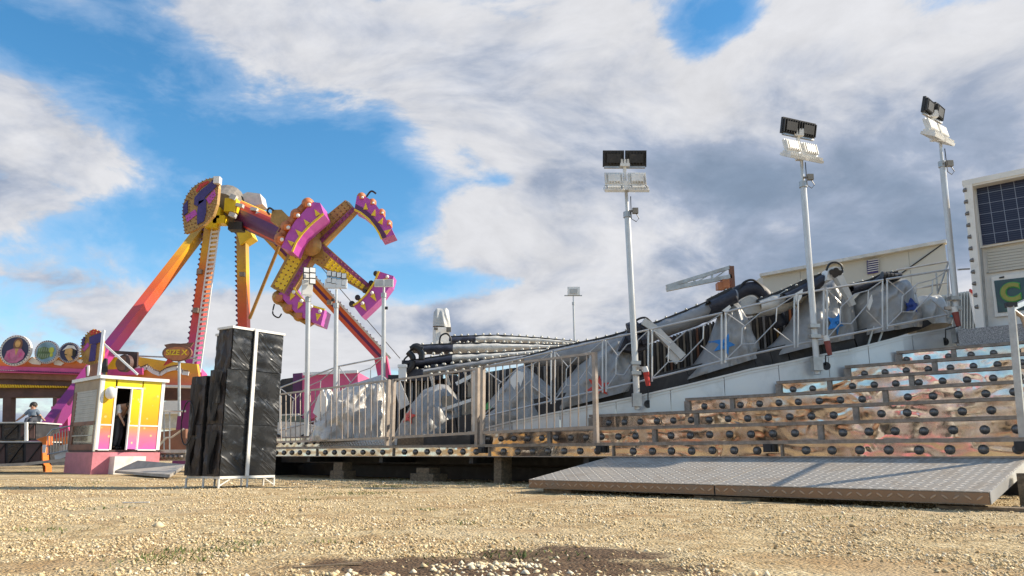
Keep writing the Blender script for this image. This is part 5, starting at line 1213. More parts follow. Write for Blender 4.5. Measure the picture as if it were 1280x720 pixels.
# ================================================================== PEOPLE
def person(label, loc, J, rad, shirt, sleeves, trousers=True, hair=True, group=None, face=(0, -1)):
    root = thing('person', label, 'person', loc)
    L = Vector(loc)
    def skin(name, chain_edges, radf, matn, sub=1):
        names = []; 
        for a, b in chain_edges:
            for n_ in (a, b):
                if n_ not in names: names.append(n_)
        me = bpy.data.meshes.new(name); me.from_pydata([J[n_] for n_ in names], [(names.index(a), names.index(b)) for a, b in chain_edges], [])
        o = bpy.data.objects.new(name, me); COL.objects.link(o)
        sm = o.modifiers.new('skin', 'SKIN'); 
        if not me.skin_vertices: 
            bpy.context.view_layer.objects.active = o
        for i, n_ in enumerate(names):
            r_ = radf(n_); me.skin_vertices[0].data[i].radius = (r_, r_)
        me.skin_vertices[0].data[0].use_root = True
        ss = o.modifiers.new('sub', 'SUBSURF'); ss.levels = sub; ss.render_levels = sub
        dg = bpy.context.evaluated_depsgraph_get(); dg.update(); m2 = bpy.data.meshes.new_from_object(o.evaluated_get(dg)); bpy.data.objects.remove(o)
        m2.materials.clear(); m2.materials.append(M[matn]); m2.polygons.foreach_set('use_smooth', [True]*len(m2.polygons)); m2.name = name
        o2 = bpy.data.objects.new(name, m2); COL.objects.link(o2); o2.parent = root; return o2
    E = [('pel', 'sp'), ('sp', 'ch'), ('ch', 'nk'), ('nk', 'hd'), ('hd', 'top')]
    for s_ in 'lr':
        E += [('ch', 'sh'+s_), ('sh'+s_, 'el'+s_), ('el'+s_, 'wr'+s_), ('wr'+s_, 'ha'+s_), ('pel', 'hi'+s_), ('hi'+s_, 'kn'+s_), ('kn'+s_, 'an'+s_), ('an'+s_, 'to'+s_)]
        for k_ in range(4): E.append(('ha'+s_, 'f%d'%k_+s_))
        E.append(('wr'+s_, 'th'+s_))
        ha, wr = Vector(J['ha'+s_]), Vector(J['wr'+s_]); d_ = (ha-wr).normalized(); side = d_.cross(Vector((0, 0, 1)))
        side = side.normalized() if side.length > .1 else Vector((1, 0, 0))
        for k_ in range(4): J['f%d'%k_+s_] = ha+d_*(.07+.012*(1.5-abs(k_-1.5)))+side*(.021*(k_-1.5))
        J['th'+s_] = wr+d_*.06+side*-.05
    base = dict(pel=.12, sp=.115, ch=.13, nk=.055, hd=.092, top=.07, sh=.06, el=.042, wr=.028, ha=.034, hi=.085, kn=.058, an=.04, to=.036, th=.011, f=.009)
    def rf(n_):
        if n_ in base: return base[n_]
        if n_[0] == 'f': return base['f']
        return base[n_[:-1]]
    body = skin('body', E, rf, 'skin')
    skin('shirt', [('pel', 'sp'), ('sp', 'ch')]+[x for s_ in 'lr' for x in ((('ch', 'sh'+s_), ('sh'+s_, 'el'+s_)) if sleeves else (('ch', 'sh'+s_),))], lambda n_: rf(n_)*1.14+.006, shirt)
    if trousers: skin('trousers', [('pel', 'hi'+s_) for s_ in 'lr']+[x for s_ in 'lr' for x in (('hi'+s_, 'kn'+s_), ('kn'+s_, 'an'+s_))], lambda n_: rf(n_)*1.16+.008, 'jeans')
    skin('shoes', [('anl', 'tol')], lambda n_: .048, 'rubber'); skin('shoes', [('anr', 'tor')], lambda n_: .048, 'rubber')
    hd = (Vector(J['hd'])+Vector(J['top']))/2; fx, fy = face; f = Vector((fx, fy, 0)).normalized(); sd = Vector((-f.y, f.x, 0))
    mb = MB(); mb.sphere(L+hd-f*.022+Vector((0, 0, .035)), .108, 12, 8, (1, 1, .95)); mb.build('hair', 'hair', root, smooth=True)
    mb = MB(); mb.sphere(L+hd+f*.105+Vector((0, 0, -.01)), .016, 6, 5, (1, 1, 1.6)); mb.build('nose', 'skin', root, smooth=True)
    for q in (-1, 1):
        mb = MB(); mb.sphere(L+hd+f*.094+sd*q*.034+Vector((0, 0, .018)), .010, 6, 4); mb.build('eye', 'hair', root)
        mb = MB(); mb.sphere(L+hd+sd*q*.096, .022, 6, 5, (.5, 1, 1.5)); mb.build('ear', 'skin', root, smooth=True)
    mb = MB(); mb.sphere(L+hd+f*.098+Vector((0, 0, -.045)), .018, 6, 4, (1.2, .5, .35)); mb.build('mouth', 'red', root)
    return root
def V3(*a): return Vector(a)
# man bending in the kiosk doorway, seen from behind the side (head down to the right)
mp_ = K0+ku*((d0+d1)/2+.02)+kv*.34+Vector((0, 0, .60)); s_ = .86
J = dict(pel=V3(-.02, .04, .92), sp=V3(.02, 0, 1.06), ch=V3(.12, -.05, 1.28), nk=V3(.26, -.08, 1.34), hd=V3(.34, -.10, 1.32), top=V3(.42, -.12, 1.27),
         shl=V3(.06, -.22, 1.28), ell=V3(.14, -.28, 1.04), wrl=V3(.24, -.26, .86), hal=V3(.27, -.25, .79), shr=V3(.10, .12, 1.30), elr=V3(.22, .18, 1.06), wrr=V3(.3, .14, .88), har=V3(.33, .13, .81),
         hil=V3(-.02, -.06, .88), knl=V3(.03, -.08, .48), anl=V3(-.03, -.08, .08), tol=V3(.13, -.1, .04), hir=V3(-.02, .12, .88), knr=V3(.03, .14, .48), anr=V3(-.03, .14, .08), tor=V3(.13, .13, .04))
J = {k: Vector(v)*s_ for k, v in J.items()}
person('person in a pale shirt and dark trousers bending forward inside the kiosk doorway', mp_, J, 1, 'shirt_white', True, face=(1, -.3))

# ================================================================== LEFT FACADES
TF = 29.5
fac = thing('ride_facade', 'pink and brown ride front at the left edge crowned with round picture discs', 'ride facade', W(40, 560, TF))
mb = MB(); slab(mb, [(-90, 452), (-40, 447), (0, 446), (30, 452), (40, 446), (60, 449), (72, 446), (86, 449), (100, 446), (110, 452), (108, 461), (0, 459), (-90, 458)], TF, .15); mb.build('sunset_board', 'facade', fac)
M['cloudwhite'] = mat('white_cloud_paint', (.78, .74, .66), .5)
mb = MB(); slab(mb, [(35, 452), (41, 446), (46, 450), (53, 452), (50, 456), (40, 455)], TF-.05, .04); slab(mb, [(66, 452), (73, 450), (80, 454), (76, 457), (68, 456)], TF-.05, .04); slab(mb, [(94, 450), (102, 449), (109, 453), (100, 454)], TF-.05, .04); mb.build('cloud_cutout', 'cloudwhite', fac)
mb = MB(); slab(mb, [(-90, 456.5), (-90, 464), (0, 465.5), (60, 467), (112, 468.5), (112, 461.5), (60, 459.5), (0, 457.5)], TF-.12, .25); mb.build('magenta_fascia', 'magenta', fac)
mb = MB(); slab(mb, [(-90, 464), (0, 465.6), (112, 468.6), (112, 476), (0, 473), (-90, 472)], TF+.05, .2); mb.build('brown_fascia', 'brown', fac)
mb = MB(); slab(mb, [(-90, 472), (0, 473), (100, 476), (100, 483), (0, 480), (-90, 479)], TF+.25, .3); mb.build('lower_fascia', 'brown_dark', fac)
mb = MB(); slab(mb, [(-90, 484), (0, 484), (86, 486), (86, 496), (0, 497), (-90, 497)], TF+.5, .5); mb.build('rear_beam', 'brown_dark', fac)
mb = MB()
for i in range(46): slab(mb, [(-60+i*3.1, 480), (-58+i*3.1, 480), (-56+i*3.1, 484.4), (-58+i*3.1, 484.4)], TF+.3, .6)
mb.build('lamp_strips', 'yellow', fac, kind='stuff')
mb = MB()
for i in range(90): mb.sphere(W(-80+i*2.1, 463+(i*2.1-80)*.035, TF-.14), .028, 6, 4)
mb.build('edge_bulbs', 'dark_purple', fac, kind='stuff')
mb = MB(); slab(mb, [(-110, 461), (-90, 440), (95, 452), (112, 468)], TF+1, 6); mb.build('roof_deck', 'brown_dark', fac)
for a, b in ((3.5, 14), (-70, -58), (66, 77)):
    mb = MB(); slab(mb, [(a, 497), (b, 497), (b-1.5, 560), (a-1.5, 560)], TF+.5, .3); mb.build('column', 'brown_dark', fac)
def disc(cx, cy, r, t, kind):
    mb = MB(); c = W(cx, cy, t); rr = r*t/F; mb.tube([c, c+Vector((0, .12, 0))], rr, 32); d_ = mb.build('picture_disc', 'cloudwhite', fac)
    bk = {'a': 'dark_night', 'b': 'disc_teal', 'c': 'dark_night'}[kind]
    mb = MB(); mb.tube([c+Vector((0, -.012, 0)), c+Vector((0, 0, 0))], rr*.86, 32); mb.build('picture', bk, d_)
    mb = MB()
    for i in range(34):
        a = i/34*6.283; mb.sphere(c+Vector((math.cos(a)*rr*.94, -.02, math.sin(a)*rr*.94)), .022, 6, 4)
    mb.build('rim_bulbs', 'dark_purple', d_, kind='stuff')
    def bl(pts, m_, l=.02):
        mb = MB(); mb.prism([c+Vector((x*rr, -.012-l, y*rr)) for x, y in pts], (0, .008, 0)); mb.build('painted_shape', m_, d_)
    def el(x, y, a, b, m_, l): bl([(x+a*math.cos(q), y+b*math.sin(q)) for q in np.linspace(0, 6.0, 14)], m_, l)
    if kind == 'a':
        el(.15, .38, .30, .42, 'brown', .010); bl([(-.62, -.55), (-.5, -.05), (-.1, .12), (.42, .1), (.68, -.2), (.6, -.55), (.2, -.82), (-.3, -.8)], 'disc_pink', .02)
        el(.15, .42, .17, .24, 'disc_skin', .03); bl([(.0, .1), (.25, .1), (.12, -.35)], 'disc_skin', .03); bl([(-.45, -.3), (-.3, -.1), (-.25, -.6)], 'magenta', .03); bl([(.35, -.1), (.55, -.25), (.3, -.5)], 'magenta', .03)
    if kind == 'b':
        bl([(-.75, -.35), (-.7, .3), (-.2, .45), (.3, .3), (.3, -.45), (-.3, -.65)], 'disc_green', .01); el(.45, .15, .22, .26, 'lime2', .02); el(.48, -.25, .14, .18, 'lime2', .02)
        for q in range(5):
            for y0 in (.02, -.5): bl([(-.62+q*.19, y0), (-.52+q*.19, y0+.03), (-.5+q*.19, y0+.36), (-.6+q*.19, y0+.33)], 'disc_pale', .02)
    if kind == 'c':
        bl([(-.62, .15), (-.1, .72), (.5, .65), (.82, .2), (.3, .42), (-.2, .35)], 'cloudwhite', .03); bl([(-.3, .35), (.2, .45), (.45, .2), (.42, -.3), (.05, -.62), (-.25, -.4), (-.38, -.05)], 'disc_skin', .02)
        bl([(.4, .35), (.75, .2), (.78, -.2), (.62, -.5), (.42, -.2)], 'hair', .03); bl([(-.35, -.15), (-.1, -.22), (-.05, -.3), (-.3, -.25)], 'hair', .03); bl([(-.2, -.5), (.3, -.42), (.55, -.75), (.1, -.85)], 'disc_skin', .015)
M['dark_night'] = mat('night_paint', (.03, .03, .08), .5); M['disc_teal'] = mat('blue_grey_paint', (.2, .33, .42), .5, 0, .3, 3); M['disc_pink'] = mat('rose_paint', (.5, .14, .26), .5, 0, .3, 4)
M['disc_skin'] = mat('ochre_skin_paint', (.62, .36, .12), .5, 0, .2, 5); M['disc_green'] = mat('moss_paint', (.10, .16, .06), .5, 0, .3, 5); M['lime2'] = mat('lime_paint', (.48, .5, .06), .5); M['disc_pale'] = mat('pale_green_paint', (.25, .32, .2), .5)
disc(19, 438, 19.5, TF-.3, 'a'); disc(58, 440, 14.8, TF-.25, 'b'); disc(86, 440.5, 12.8, TF-.2, 'c'); disc(-30, 434, 22, TF-.3, 'b')

# black flight cases at left with white-edged top
for x0, x1, y0, y1, t, lab in ((-60, 45, 529, 550, 23.0, 'upper row of dark flight cases with a pale top edge at the left border'), (-60, 53, 553, 582, 22.6, 'lower row of dark flight cases with crossed doors at the left border')):
    r = thing('flight_case', lab, 'case', W(0, y1, t)); n_ = 4
    mb = MB(); slab(mb, [(x0, y0), (x1, y0), (x1, y1), (x0, y1)], t, 1.2); mb.build('case_body', 'black', r)
    mb = MB(); slab(mb, [(x0, y0-1.6), (x1+1, y0-1.6), (x1+1, y0), (x0, y0)], t-.05, 1.3); mb.build('top_rim', 'lightgrey', r)
    for i in range(5):
        a = x0+(x1-x0)*i/5+2; b = x0+(x1-x0)*(i+1)/5-2; mb = MB(); slab(mb, [(a, y0+2), (b, y0+2), (b, y1-2), (a, y1-2)], t-.03, .03); p_ = mb.build('door', 'film' if i % 2 else 'brown_dark', r)
        mb = MB(); mb.beam(W(a, y1-2, t-.05), W(b, y0+2, t-.05), .03, .02, up=(0, 1, 0)); mb.build('strap', 'rubber', p_)
r = thing('white_post', 'thin white post standing on the left flight cases', 'post', W(33, 551, 22.9)); mb = MB(); mb.beam(W(33, 551, 22.9), W(33, 528, 22.9), .07, .07, up=(0, 1, 0)); mb.build('post_tube', 'white', r)
r = thing('orange_step', 'orange and white striped step unit right of the dark flight cases', 'steps', W(62, 580, 23))
mb = MB(); slab(mb, [(45, 549), (58, 545), (58, 556), (52, 558), (52, 577), (57, 583), (57, 590), (54, 590), (53, 553)], 22.4, .3); mb.build('orange_side', 'orange', r)
mb = MB(); slab(mb, [(53, 556), (57, 556), (56, 566), (53, 566)], 22.35, .04); mb.build('white_mark', 'white_clean', r)
r = thing('stair_ramp', 'grey metal ramp with a white end plate rising behind the flight cases', 'ramp', W(60, 585, 22))
mb = MB(); mb.hexa([W(-60, 586, 21.5), W(30, 582, 21.5), W(30, 582, 22.3), W(-60, 586, 22.3), W(-60, 582, 21.5), W(30, 578.5, 21.5), W(30, 578.5, 22.3), W(-60, 582, 22.3)]); mb.hexa([W(30, 582, 21.5), W(88, 576, 21.5), W(88, 576, 22.3), W(30, 582, 22.3), W(30, 578.5, 21.5), W(88, 572, 21.5), W(88, 572, 22.3), W(30, 578.5, 22.3)]); mb.build('ramp_bed', 'galv', r)
mb = MB(); slab(mb, [(68, 569), (84, 563), (84, 570), (69, 576)], 21.9, .04); mb.build('white_plate', 'white', r)
r = thing('striped_low_wall', 'low wall painted orange and white in flames behind the kiosk left railing', 'wall', W(78, 560, 24))
mb = MB(); slab(mb, [(60, 550), (88, 545), (90, 560), (66, 568)], 23.5, .1); mb.build('orange_board', 'orange', r)
mb = MB(); slab(mb, [(60, 560), (88, 554), (90, 562), (66, 569)], 23.45, .04); mb.build('white_board', 'white_clean', r)
mb = MB(); slab(mb, [(66, 543), (88, 538), (88, 544), (66, 549)], 23.6, .04); mb.build('red_board', 'red', r)
r = thing('kiosk_left_railing', 'thin upright-bar railing between the violet leg and the kiosk', 'railing', W(75, 570, 22))
mb = MB(); mb.tube([W(59, 545, 21.8), W(66, 537, 21.8), W(90, 532, 21.8)], .025, 6); mb.build('top_rail', 'galv', r)
mb = MB(); mb.tube([W(59, 568, 21.8), W(90, 562, 21.8)], .02, 6); mb.build('bottom_rail', 'galv', r)
for i in range(9):
    x = 60+i*3.6; mb = MB(); mb.tube([W(x, 567-i*.6, 21.8), W(x, 544-i*1.2, 21.8)], .015, 5); mb.build('upright_bar', 'galv', r)

# seated man on the left cases
mp2 = W(40, 527, 24.2); s_ = .66
J = dict(pel=V3(.08, 0, .08), sp=V3(.04, 0, .25), ch=V3(-.02, 0, .46), nk=V3(-.02, 0, .58), hd=V3(-.03, 0, .66), top=V3(-.03, 0, .74),
         shl=V3(-.17, -.03, .48), ell=V3(-.36, -.05, .30), wrl=V3(-.56, -.06, .12), hal=V3(-.62, -.06, .08), shr=V3(.15, .02, .48), elr=V3(.3, .05, .28), wrr=V3(.42, .05, .14), har=V3(.48, .05, .1),
         hil=V3(.02, -.08, .06), knl=V3(.06, -.50, .10), anl=V3(.05, -.56, -.32), tol=V3(.05, -.72, -.34), hir=V3(.16, -.08, .06), knr=V3(.24, -.48, .10), anr=V3(.26, -.56, -.3), tor=V3(.27, -.72, -.32))
J = {k: Vector(v)*s_ for k, v in J.items()}
person('person in a grey-blue shirt sitting and leaning back on one arm under the facade roof', mp2, J, 1, 'shirt_grey', True, face=(.3, -1))

# right-hand facade behind the kiosk
fb = thing('rear_facade', 'orange and yellow ride front with white wavy line behind the kiosk', 'ride facade', W(190, 500, 29))
mb = MB(); slab(mb, [(138, 447), (160, 444), (212, 452), (246, 455), (250, 482), (170, 480), (138, 478)], 29, .2); mb.build('sunset_board', zgrad('rear_facade_paint', [(0, (.70, .16, .10)), (.4, (.80, .34, .03)), (1, (.86, .56, .02))], 3.0, 4.2), fb)
mb = MB(); pts = [(165, 456), (176, 462), (184, 459), (192, 465), (200, 468), (208, 463), (215, 461), (222, 460), (228, 466), (236, 467)]
for a, b in zip(pts[:-1], pts[1:]): mb.beam(W(*a, 28.95), W(*b, 28.95), .05, .14, up=(0, 0, 1))
mb.build('white_wave', 'white_clean', fb)
mb = MB(); 
for a, b in zip(pts[:-1], pts[1:]):
    for q in range(4): p = W(*a, 28.88).lerp(W(*b, 28.88), q/4); mb.sphere(p+Vector((0, 0, .1)), .028, 6, 4)
mb.build('wave_bulbs', 'brown_dark', fb, kind='stuff')
mb = MB(); slab(mb, [(170, 480), (250, 482), (250, 485), (170, 483)], 28.9, .3); mb.build('white_ledge', 'white', fb)
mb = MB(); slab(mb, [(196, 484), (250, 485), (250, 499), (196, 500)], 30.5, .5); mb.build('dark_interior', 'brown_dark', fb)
mb = MB(); slab(mb, [(132, 448), (150, 448), (150, 480), (132, 480)], 28.9, .1); mb.build('yellow_board', 'yellow', fb)
mb = MB(); slab(mb, [(134, 462), (178, 460), (178, 468), (134, 470)], 28.8, .1); mb.build('magenta_board', 'magenta', fb)
mb = MB(); mb.tube([W(172, 445, 28.5), W(246, 448, 28.5)], .03, 6); mb.build('thin_rail', 'galv', fb)
r = thing('round_rear_sign', 'back of a round dark sign tilted on the rear ride front', 'sign', W(154, 468, 27))
mb = MB(); c = W(154, 454, 26.8); mb.tube([c, c+Vector((.05, .15, 0))], .30, 24); mb.build('disc', 'brown_dark', r)
mb = MB(); c2 = c+Vector((-.01, -.03, 0)); mb.tube([c2, c2+Vector((0, .02, 0))], .24, 24); mb.build('disc_face', 'brown', r)
mb = MB(); slab(mb, [(138, 438), (172, 440), (171, 458), (164, 462), (160, 443), (140, 442)], 27.2, .1); mb.build('bracket_board', 'brown_dark', r)
mb = MB(); slab(mb, [(126, 448), (133, 448), (133, 465), (126, 466)], 26.9, .1); mb.build('speaker_bar', 'black', r)
sg = thing('oval_sign', 'orange oval sign reading SIZE X with a brown crest', 'sign', W(221, 455, 26.5))
mb = MB(); c = W(221, 441, 26.5); rx, rz = 18.5*26.5/F, 10.5*26.5/F; mb.prism([c+Vector((rx*math.cos(a), 0, rz*math.sin(a))) for a in np.linspace(0, 6.0, 24)], (0, .12, 0)); mb.build('oval_board', 'brown', sg)
mb = MB(); mb.prism([c+Vector((rx*.86*math.cos(a), -.02, rz*.82*math.sin(a)-.03)) for a in np.linspace(0, 6.0, 24)], (0, .018, 0)); mb.build('oval_face', 'rust_orange', sg)
text_obj('SIZE X', 'lettering', 'yellow', sg, c+Vector((0, -.035, .0)), (R(90), 0, 0), .25, .006, offset=.006)
mb = MB(); slab(mb, [(205, 431), (212, 429.5), (216, 429), (226, 429.5), (232, 429), (242, 428), (238, 434), (214, 434), (209, 436)], 26.6, .08); mb.build('crest', 'brown', sg)
mb = MB(); slab(mb, [(204, 457), (210, 448), (216, 452)], 26.45, .06); mb.build('tail', 'red', sg)
mb = MB(); mb.tube([W(224, 452, 26.6), W(224, 520, 26.6)], .05, 8); mb.build('pole', 'galv', sg)
r = thing('second_ride_steps', 'small steps with lamp domes and railing between the kiosk and black cabinets', 'steps', W(215, 575, 21.5))
mb = MB(); slab(mb, [(192, 566), (232, 566), (232, 576), (192, 576)], 21.5, 1.0); mb.build('step_front', 'hubgrey', r)
mb = MB(); slab(mb, [(192, 562), (232, 562), (232, 566), (192, 566)], 21.45, 1.2); mb.build('tread', 'galv', r)
for i in range(6): inst(STUD, 'lamp_dome', r, W(196+i*6, 571, 21.48), (0, 0, 0), (1.5, 1.5, 1.5))
mb = MB(); mb.tube([W(198, 562, 21.4), W(198, 513, 21.4)], .03, 6); mb.tube([W(198, 514, 21.4), W(232, 514, 21.4)], .03, 6); mb.tube([W(198, 558, 21.4), W(208, 547, 21.4), W(214, 547, 21.4), W(230, 536, 21.4)], .028, 6); mb.tube([W(205, 562, 21.4), W(205, 514, 21.4)], .018, 6); mb.tube([W(212, 562, 21.4), W(212, 514, 21.4)], .018, 6); mb.build('railing', 'galv', r)
mb = MB(); slab(mb, [(198, 540), (232, 536), (232, 562), (198, 562)], 23, .3); mb.build('red_wall', 'brown', r)
# little white silver roof rides far behind (between kiosk and cabinets)
r = thing('white_tent', 'pale tent roof far behind between the kiosk and black cabinets', 'tent', W(215, 510, 45))
mb = MB(); slab(mb, [(190, 512), (205, 502), (225, 497), (250, 500), (250, 516), (190, 518)], 45, 4); mb.build('roof', 'white', r)
mb = MB(); slab(mb, [(190, 518), (250, 516), (250, 534), (190, 536)], 45.5, 3); mb.build('side', 'lightgrey', r)
# pink trailer and car behind the fence
pt = thing('pink_trailer', 'pink show trailer behind the left lamp posts', 'trailer', W(410, 520, 24))
mb = MB(); slab(mb, [(378, 467), (447, 465), (448, 500), (420, 506), (378, 530)], 23, 2.2); mb.build('body', 'pink_wall', pt)
mb = MB(); slab(mb, [(366, 467), (377.5, 466), (377.5, 530), (366, 532)], 23.3, 1.8); mb.build('dark_end', 'dark_purple', pt)
mb = MB(); mb.beam(W(379, 467.5, 22.9), W(447, 464.5, 22.9), .08, .08); mb.build('top_edge', 'white_clean', pt)
mb = MB(); slab(mb, [(409, 490), (414, 488), (416, 498), (410, 500)], 22.95, .04); mb.build('yellow_mark', 'yellow', pt)
mb = MB(); slab(mb, [(346, 482), (352, 474), (366, 472), (366, 530), (346, 534)], 24, 1.5); mb.build('tow_gear', 'black', pt)
def carbuild():
    r = thing('parked_car', 'pale grey car half hidden behind the left barrier', 'car', W(362, 556, 23))
    t = 22.6; mb = MB(); slab(mb, [(332, 552), (332, 536), (340, 530), (352, 527), (378, 528), (392, 532), (394, 553)], t, 1.7); mb.build('body', 'lightgrey', r)
    mb = MB(); slab(mb, [(341, 529.5), (352, 519), (372, 518), (384, 528)], t+.15, 1.4); mb.build('cabin', 'glass_dark', r)
    mb = MB(); slab(mb, [(351, 519.5), (373, 518.3), (373, 517), (351, 517.8)], t+.12, 1.45); mb.build('roof', 'lightgrey', r)
    for x in (345, 381):
        mb = MB(); c = W(x, 551, t-.03); mb.tube([c, c+Vector((0, .25, 0))], .19, 18); wv_ = mb.build('wheel', 'rubber', r)
        mb = MB(); mb.tube([c+Vector((0, -.02, 0)), c+Vector((0, .01, 0))], .11, 14); mb.build('rim', 'galv', wv_)
    mb = MB(); slab(mb, [(386, 537), (391, 537), (391, 541), (386, 540)], t-.03, .04); mb.build('headlight', 'white_clean', r)
carbuild()

# ================================================================== THE CLAW RIDE
CR = thing('claw_ride', 'towering violet and orange swinging ride with four curved gondolas on a cross arm', 'fairground ride', (-13, 32, 0))
def leg(p0, p1, w, h, name='leg', m_='legpaint', ribs=None, ribm='dark_purple', up=(0, 1, 0), strip=False):
    mb = MB(); n_ = 10; a, b = Vector(p0), Vector(p1)
    mb.beam(a, b, w, h, up=up); o = mb.build(name, m_, CR)
    if ribs:
        mb = MB(); d_ = (b-a).normalized(); x = d_.cross(Vector(up)).normalized(); L_ = (b-a).length; k_ = int(L_/.24)
        for i in range(k_):
            c = a+d_*(i+.5)*.24+x*(w/2)*ribs; mb.beam(c+x*ribs*.01-d_*.03, c+x*ribs*.08+d_*.03, .13, h*.8, up=up)
        mb.build('bulb_rack', ribm, o, kind='stuff')
        if strip:
         mb = MB(); a2 = a-Vector(up).normalized()*(h/2+.01); b2 = b-Vector(up).normalized()*(h/2+.01)
         mb.beam(a2, b2, w*.28, .02, up=up); mb.build('centre_strip', 'dark_purple', o)
    return o
leg(W(252, 288, 33.5), W(40, 562, 25.6), .32, .55, ribs=-1)
leg(W(267, 268, 33.5), W(240, 470, 32.0), .46, .5, ribs=-1)
# white ladder on that leg
lad = MB(); a, b = W(270, 282, 33.1), W(245, 466, 31.6)
xs_ = Vector((.16, 0, .02)); lad.beam(a-xs_, b-xs_, .05, .05, up=(0, 1, 0)); lad.beam(a+xs_, b+xs_, .05, .05, up=(0, 1, 0))
for i in range(32): c = a.lerp(b, (i+.5)/32); lad.beam(c-xs_, c+xs_, .05, .09)
lad.build('ladder', 'white', CR)
mb = MB(); slab(mb, [(232, 462), (243, 456), (252, 466), (252, 480), (226, 480)], 32.0, .6); mb.build('leg_foot', 'magenta', CR)
leg(W(240, 470, 32.0), Vector((W(237, 470, 32).x, 32, .1)), .6, .5, 'lower_leg')
leg(W(303, 283, 37), W(306, 470, 37), .44, .5, ribs=-1)
leg(W(306, 470, 37), Vector((W(306, 470, 37).x, 37, .1)), .6, .5, 'lower_leg')
mb = MB(); slab(mb, [(296, 290), (310, 284), (316, 296), (300, 306)], 36.6, .8); slab(mb, [(300, 283), (313, 280), (312, 300), (302, 300)], 36.8, .6); mb.build('yellow_gusset', 'yellow', CR)
leg(W(322, 280, 36), W(478, 448, 39), .50, .5, ribs=1, strip=True)
a, b = W(331, 278, 35.8), W(488, 448, 38.8); mb = MB(); mb.beam(a, b, .10, .1, up=(0, 1, 0)); mb.build('side_rail', 'lightgrey', CR)
mb = MB(); mb.tube([W(400, 332, 36), W(500, 448, 38.5)], .02, 5); mb.build('cable', 'rubber', CR)
leg(W(476, 446, 39), Vector((W(505, 480, 40).x, 40, .1)), .6, .5, 'lower_leg')
mb = MB(); mb.tube([W(352, 300, 34), W(312, 398, 36)], .08, 8); mb.build('strut', 'mustard', CR)
# purple lower brace and base of the left leg
mb = MB(); mb.beam(W(82, 498, 27.2), W(82, 560, 27.2), .38, .4, up=(0, 1, 0)); mb.beam(W(66, 512, 27.3), W(92, 508, 27.3), .2, .2); mb.build('leg_bracket', 'magenta', CR)
mb = MB(); mb.beam(W(45, 556, 25.5), W(85, 498, 27.0), .06, .06, up=(0, 1, 0)); mb.build('pipe', 'galv', CR)
# small lamps on legs
for x, y, t in ((226, 325, 33), (245, 388, 32.5), (303, 343, 36.6), (250, 340, 33), (412, 378, 36.5), (136, 432, 31)):
    mb = MB(); mb.cbox(W(x, y, t-.35), .22, .2, .2); mb.build('leg_lamp', 'hubgrey', CR)
M['dark_violet2'] = mat('dull_violet_strip', (.24, .05, .17), .5, 0, .3, 9)
# hub and boom
mb = MB(); mb.tube([W(276, 262, 33.2), W(285, 251, 34.6)], .75, 20); mb.tube([W(262, 262, 33.0), W(292, 258, 35)], .36, 14); mb.build('bearing', 'hubgrey', CR)
mb = MB(); 
for x, y, w_, h_ in ((270, 268, .5, .5), (276, 276, .5, .35), (290, 258, .5, .6), (266, 280, .5, .45)): mb.cbox(W(x, y, 33.0), w_, .5, h_)
mb.build('yellow_bracket', 'yellow', CR)
for x, y, w_, h_ in ((292, 247, .35, .35), (300, 257, .4, .22), (291, 269, .35, .3), (318, 262, .4, .22), (324, 268, .3, .25)):
    mb = MB(); p_ = W(x, y, 32.8); mb.beam(p_-Vector((w_*.36, 0, -h_*.14)), p_+Vector((w_*.36, 0, -h_*.14)), .25, h_*.62); mb.build('cabinet', 'lightgrey', CR)
mb = MB(); slab(mb, [(303, 243), (309, 240), (325, 242), (328, 255), (318, 257), (306, 254)], 34.2, .8); mb.build('motor_housing', 'lightgrey', CR)
mb = MB(); mb.cbox(W(296, 284, 33.3), .6, .5, .35); mb.build('gearbox', 'black', CR)
def boom():
    mb = MB(); a, b = W(294, 264, 34.4), W(372, 300, 31.6); n = 28; d_ = (b-a).normalized(); x = d_.cross(Vector((0, 0, 1))).normalized(); y = x.cross(d_)
    seq = [0, 0, 1, 1, 2, 2, 3, 1, 0, 0, 1, 2, 3, 2, 1, 0, 0, 1, 0, 0, 1, 1, 0, 0, 1, 0, 0, 0]
    for k in range(n):
        a0, a1 = 2*math.pi*k/n, 2*math.pi*(k+1)/n; r0, r1 = .58, .56
        q = [a+(x*math.cos(a0)+y*math.sin(a0))*r0, a+(x*math.cos(a1)+y*math.sin(a1))*r0, b+(x*math.cos(a1)+y*math.sin(a1))*r1, b+(x*math.cos(a0)+y*math.sin(a0))*r1]
        mb.cur = seq[k % len(seq)]; mb.add(q, [(0, 1, 2, 3)])
    mb.cur = 0; mb.add([a+(x*math.cos(6.283*k/n)+y*math.sin(6.283*k/n))*.58 for k in range(n)], [tuple(range(n))[::-1]])
    mb.build('boom', ['dark_purple', 'red', 'orange', 'yellow'], CR)
boom()
C0 = (388, 306)
mb = MB(); mb.sphere(W(389, 307, 30.4), .42, 16, 10, (1, .8, 1)); mb.tube([W(372, 300, 31.6), W(389, 307, 30.6)], .62, 18); mb.cbox(W(386, 306, 31), 1.3, .5, 1.2); mb.build('cross_hub', 'mustard', CR, smooth=False)
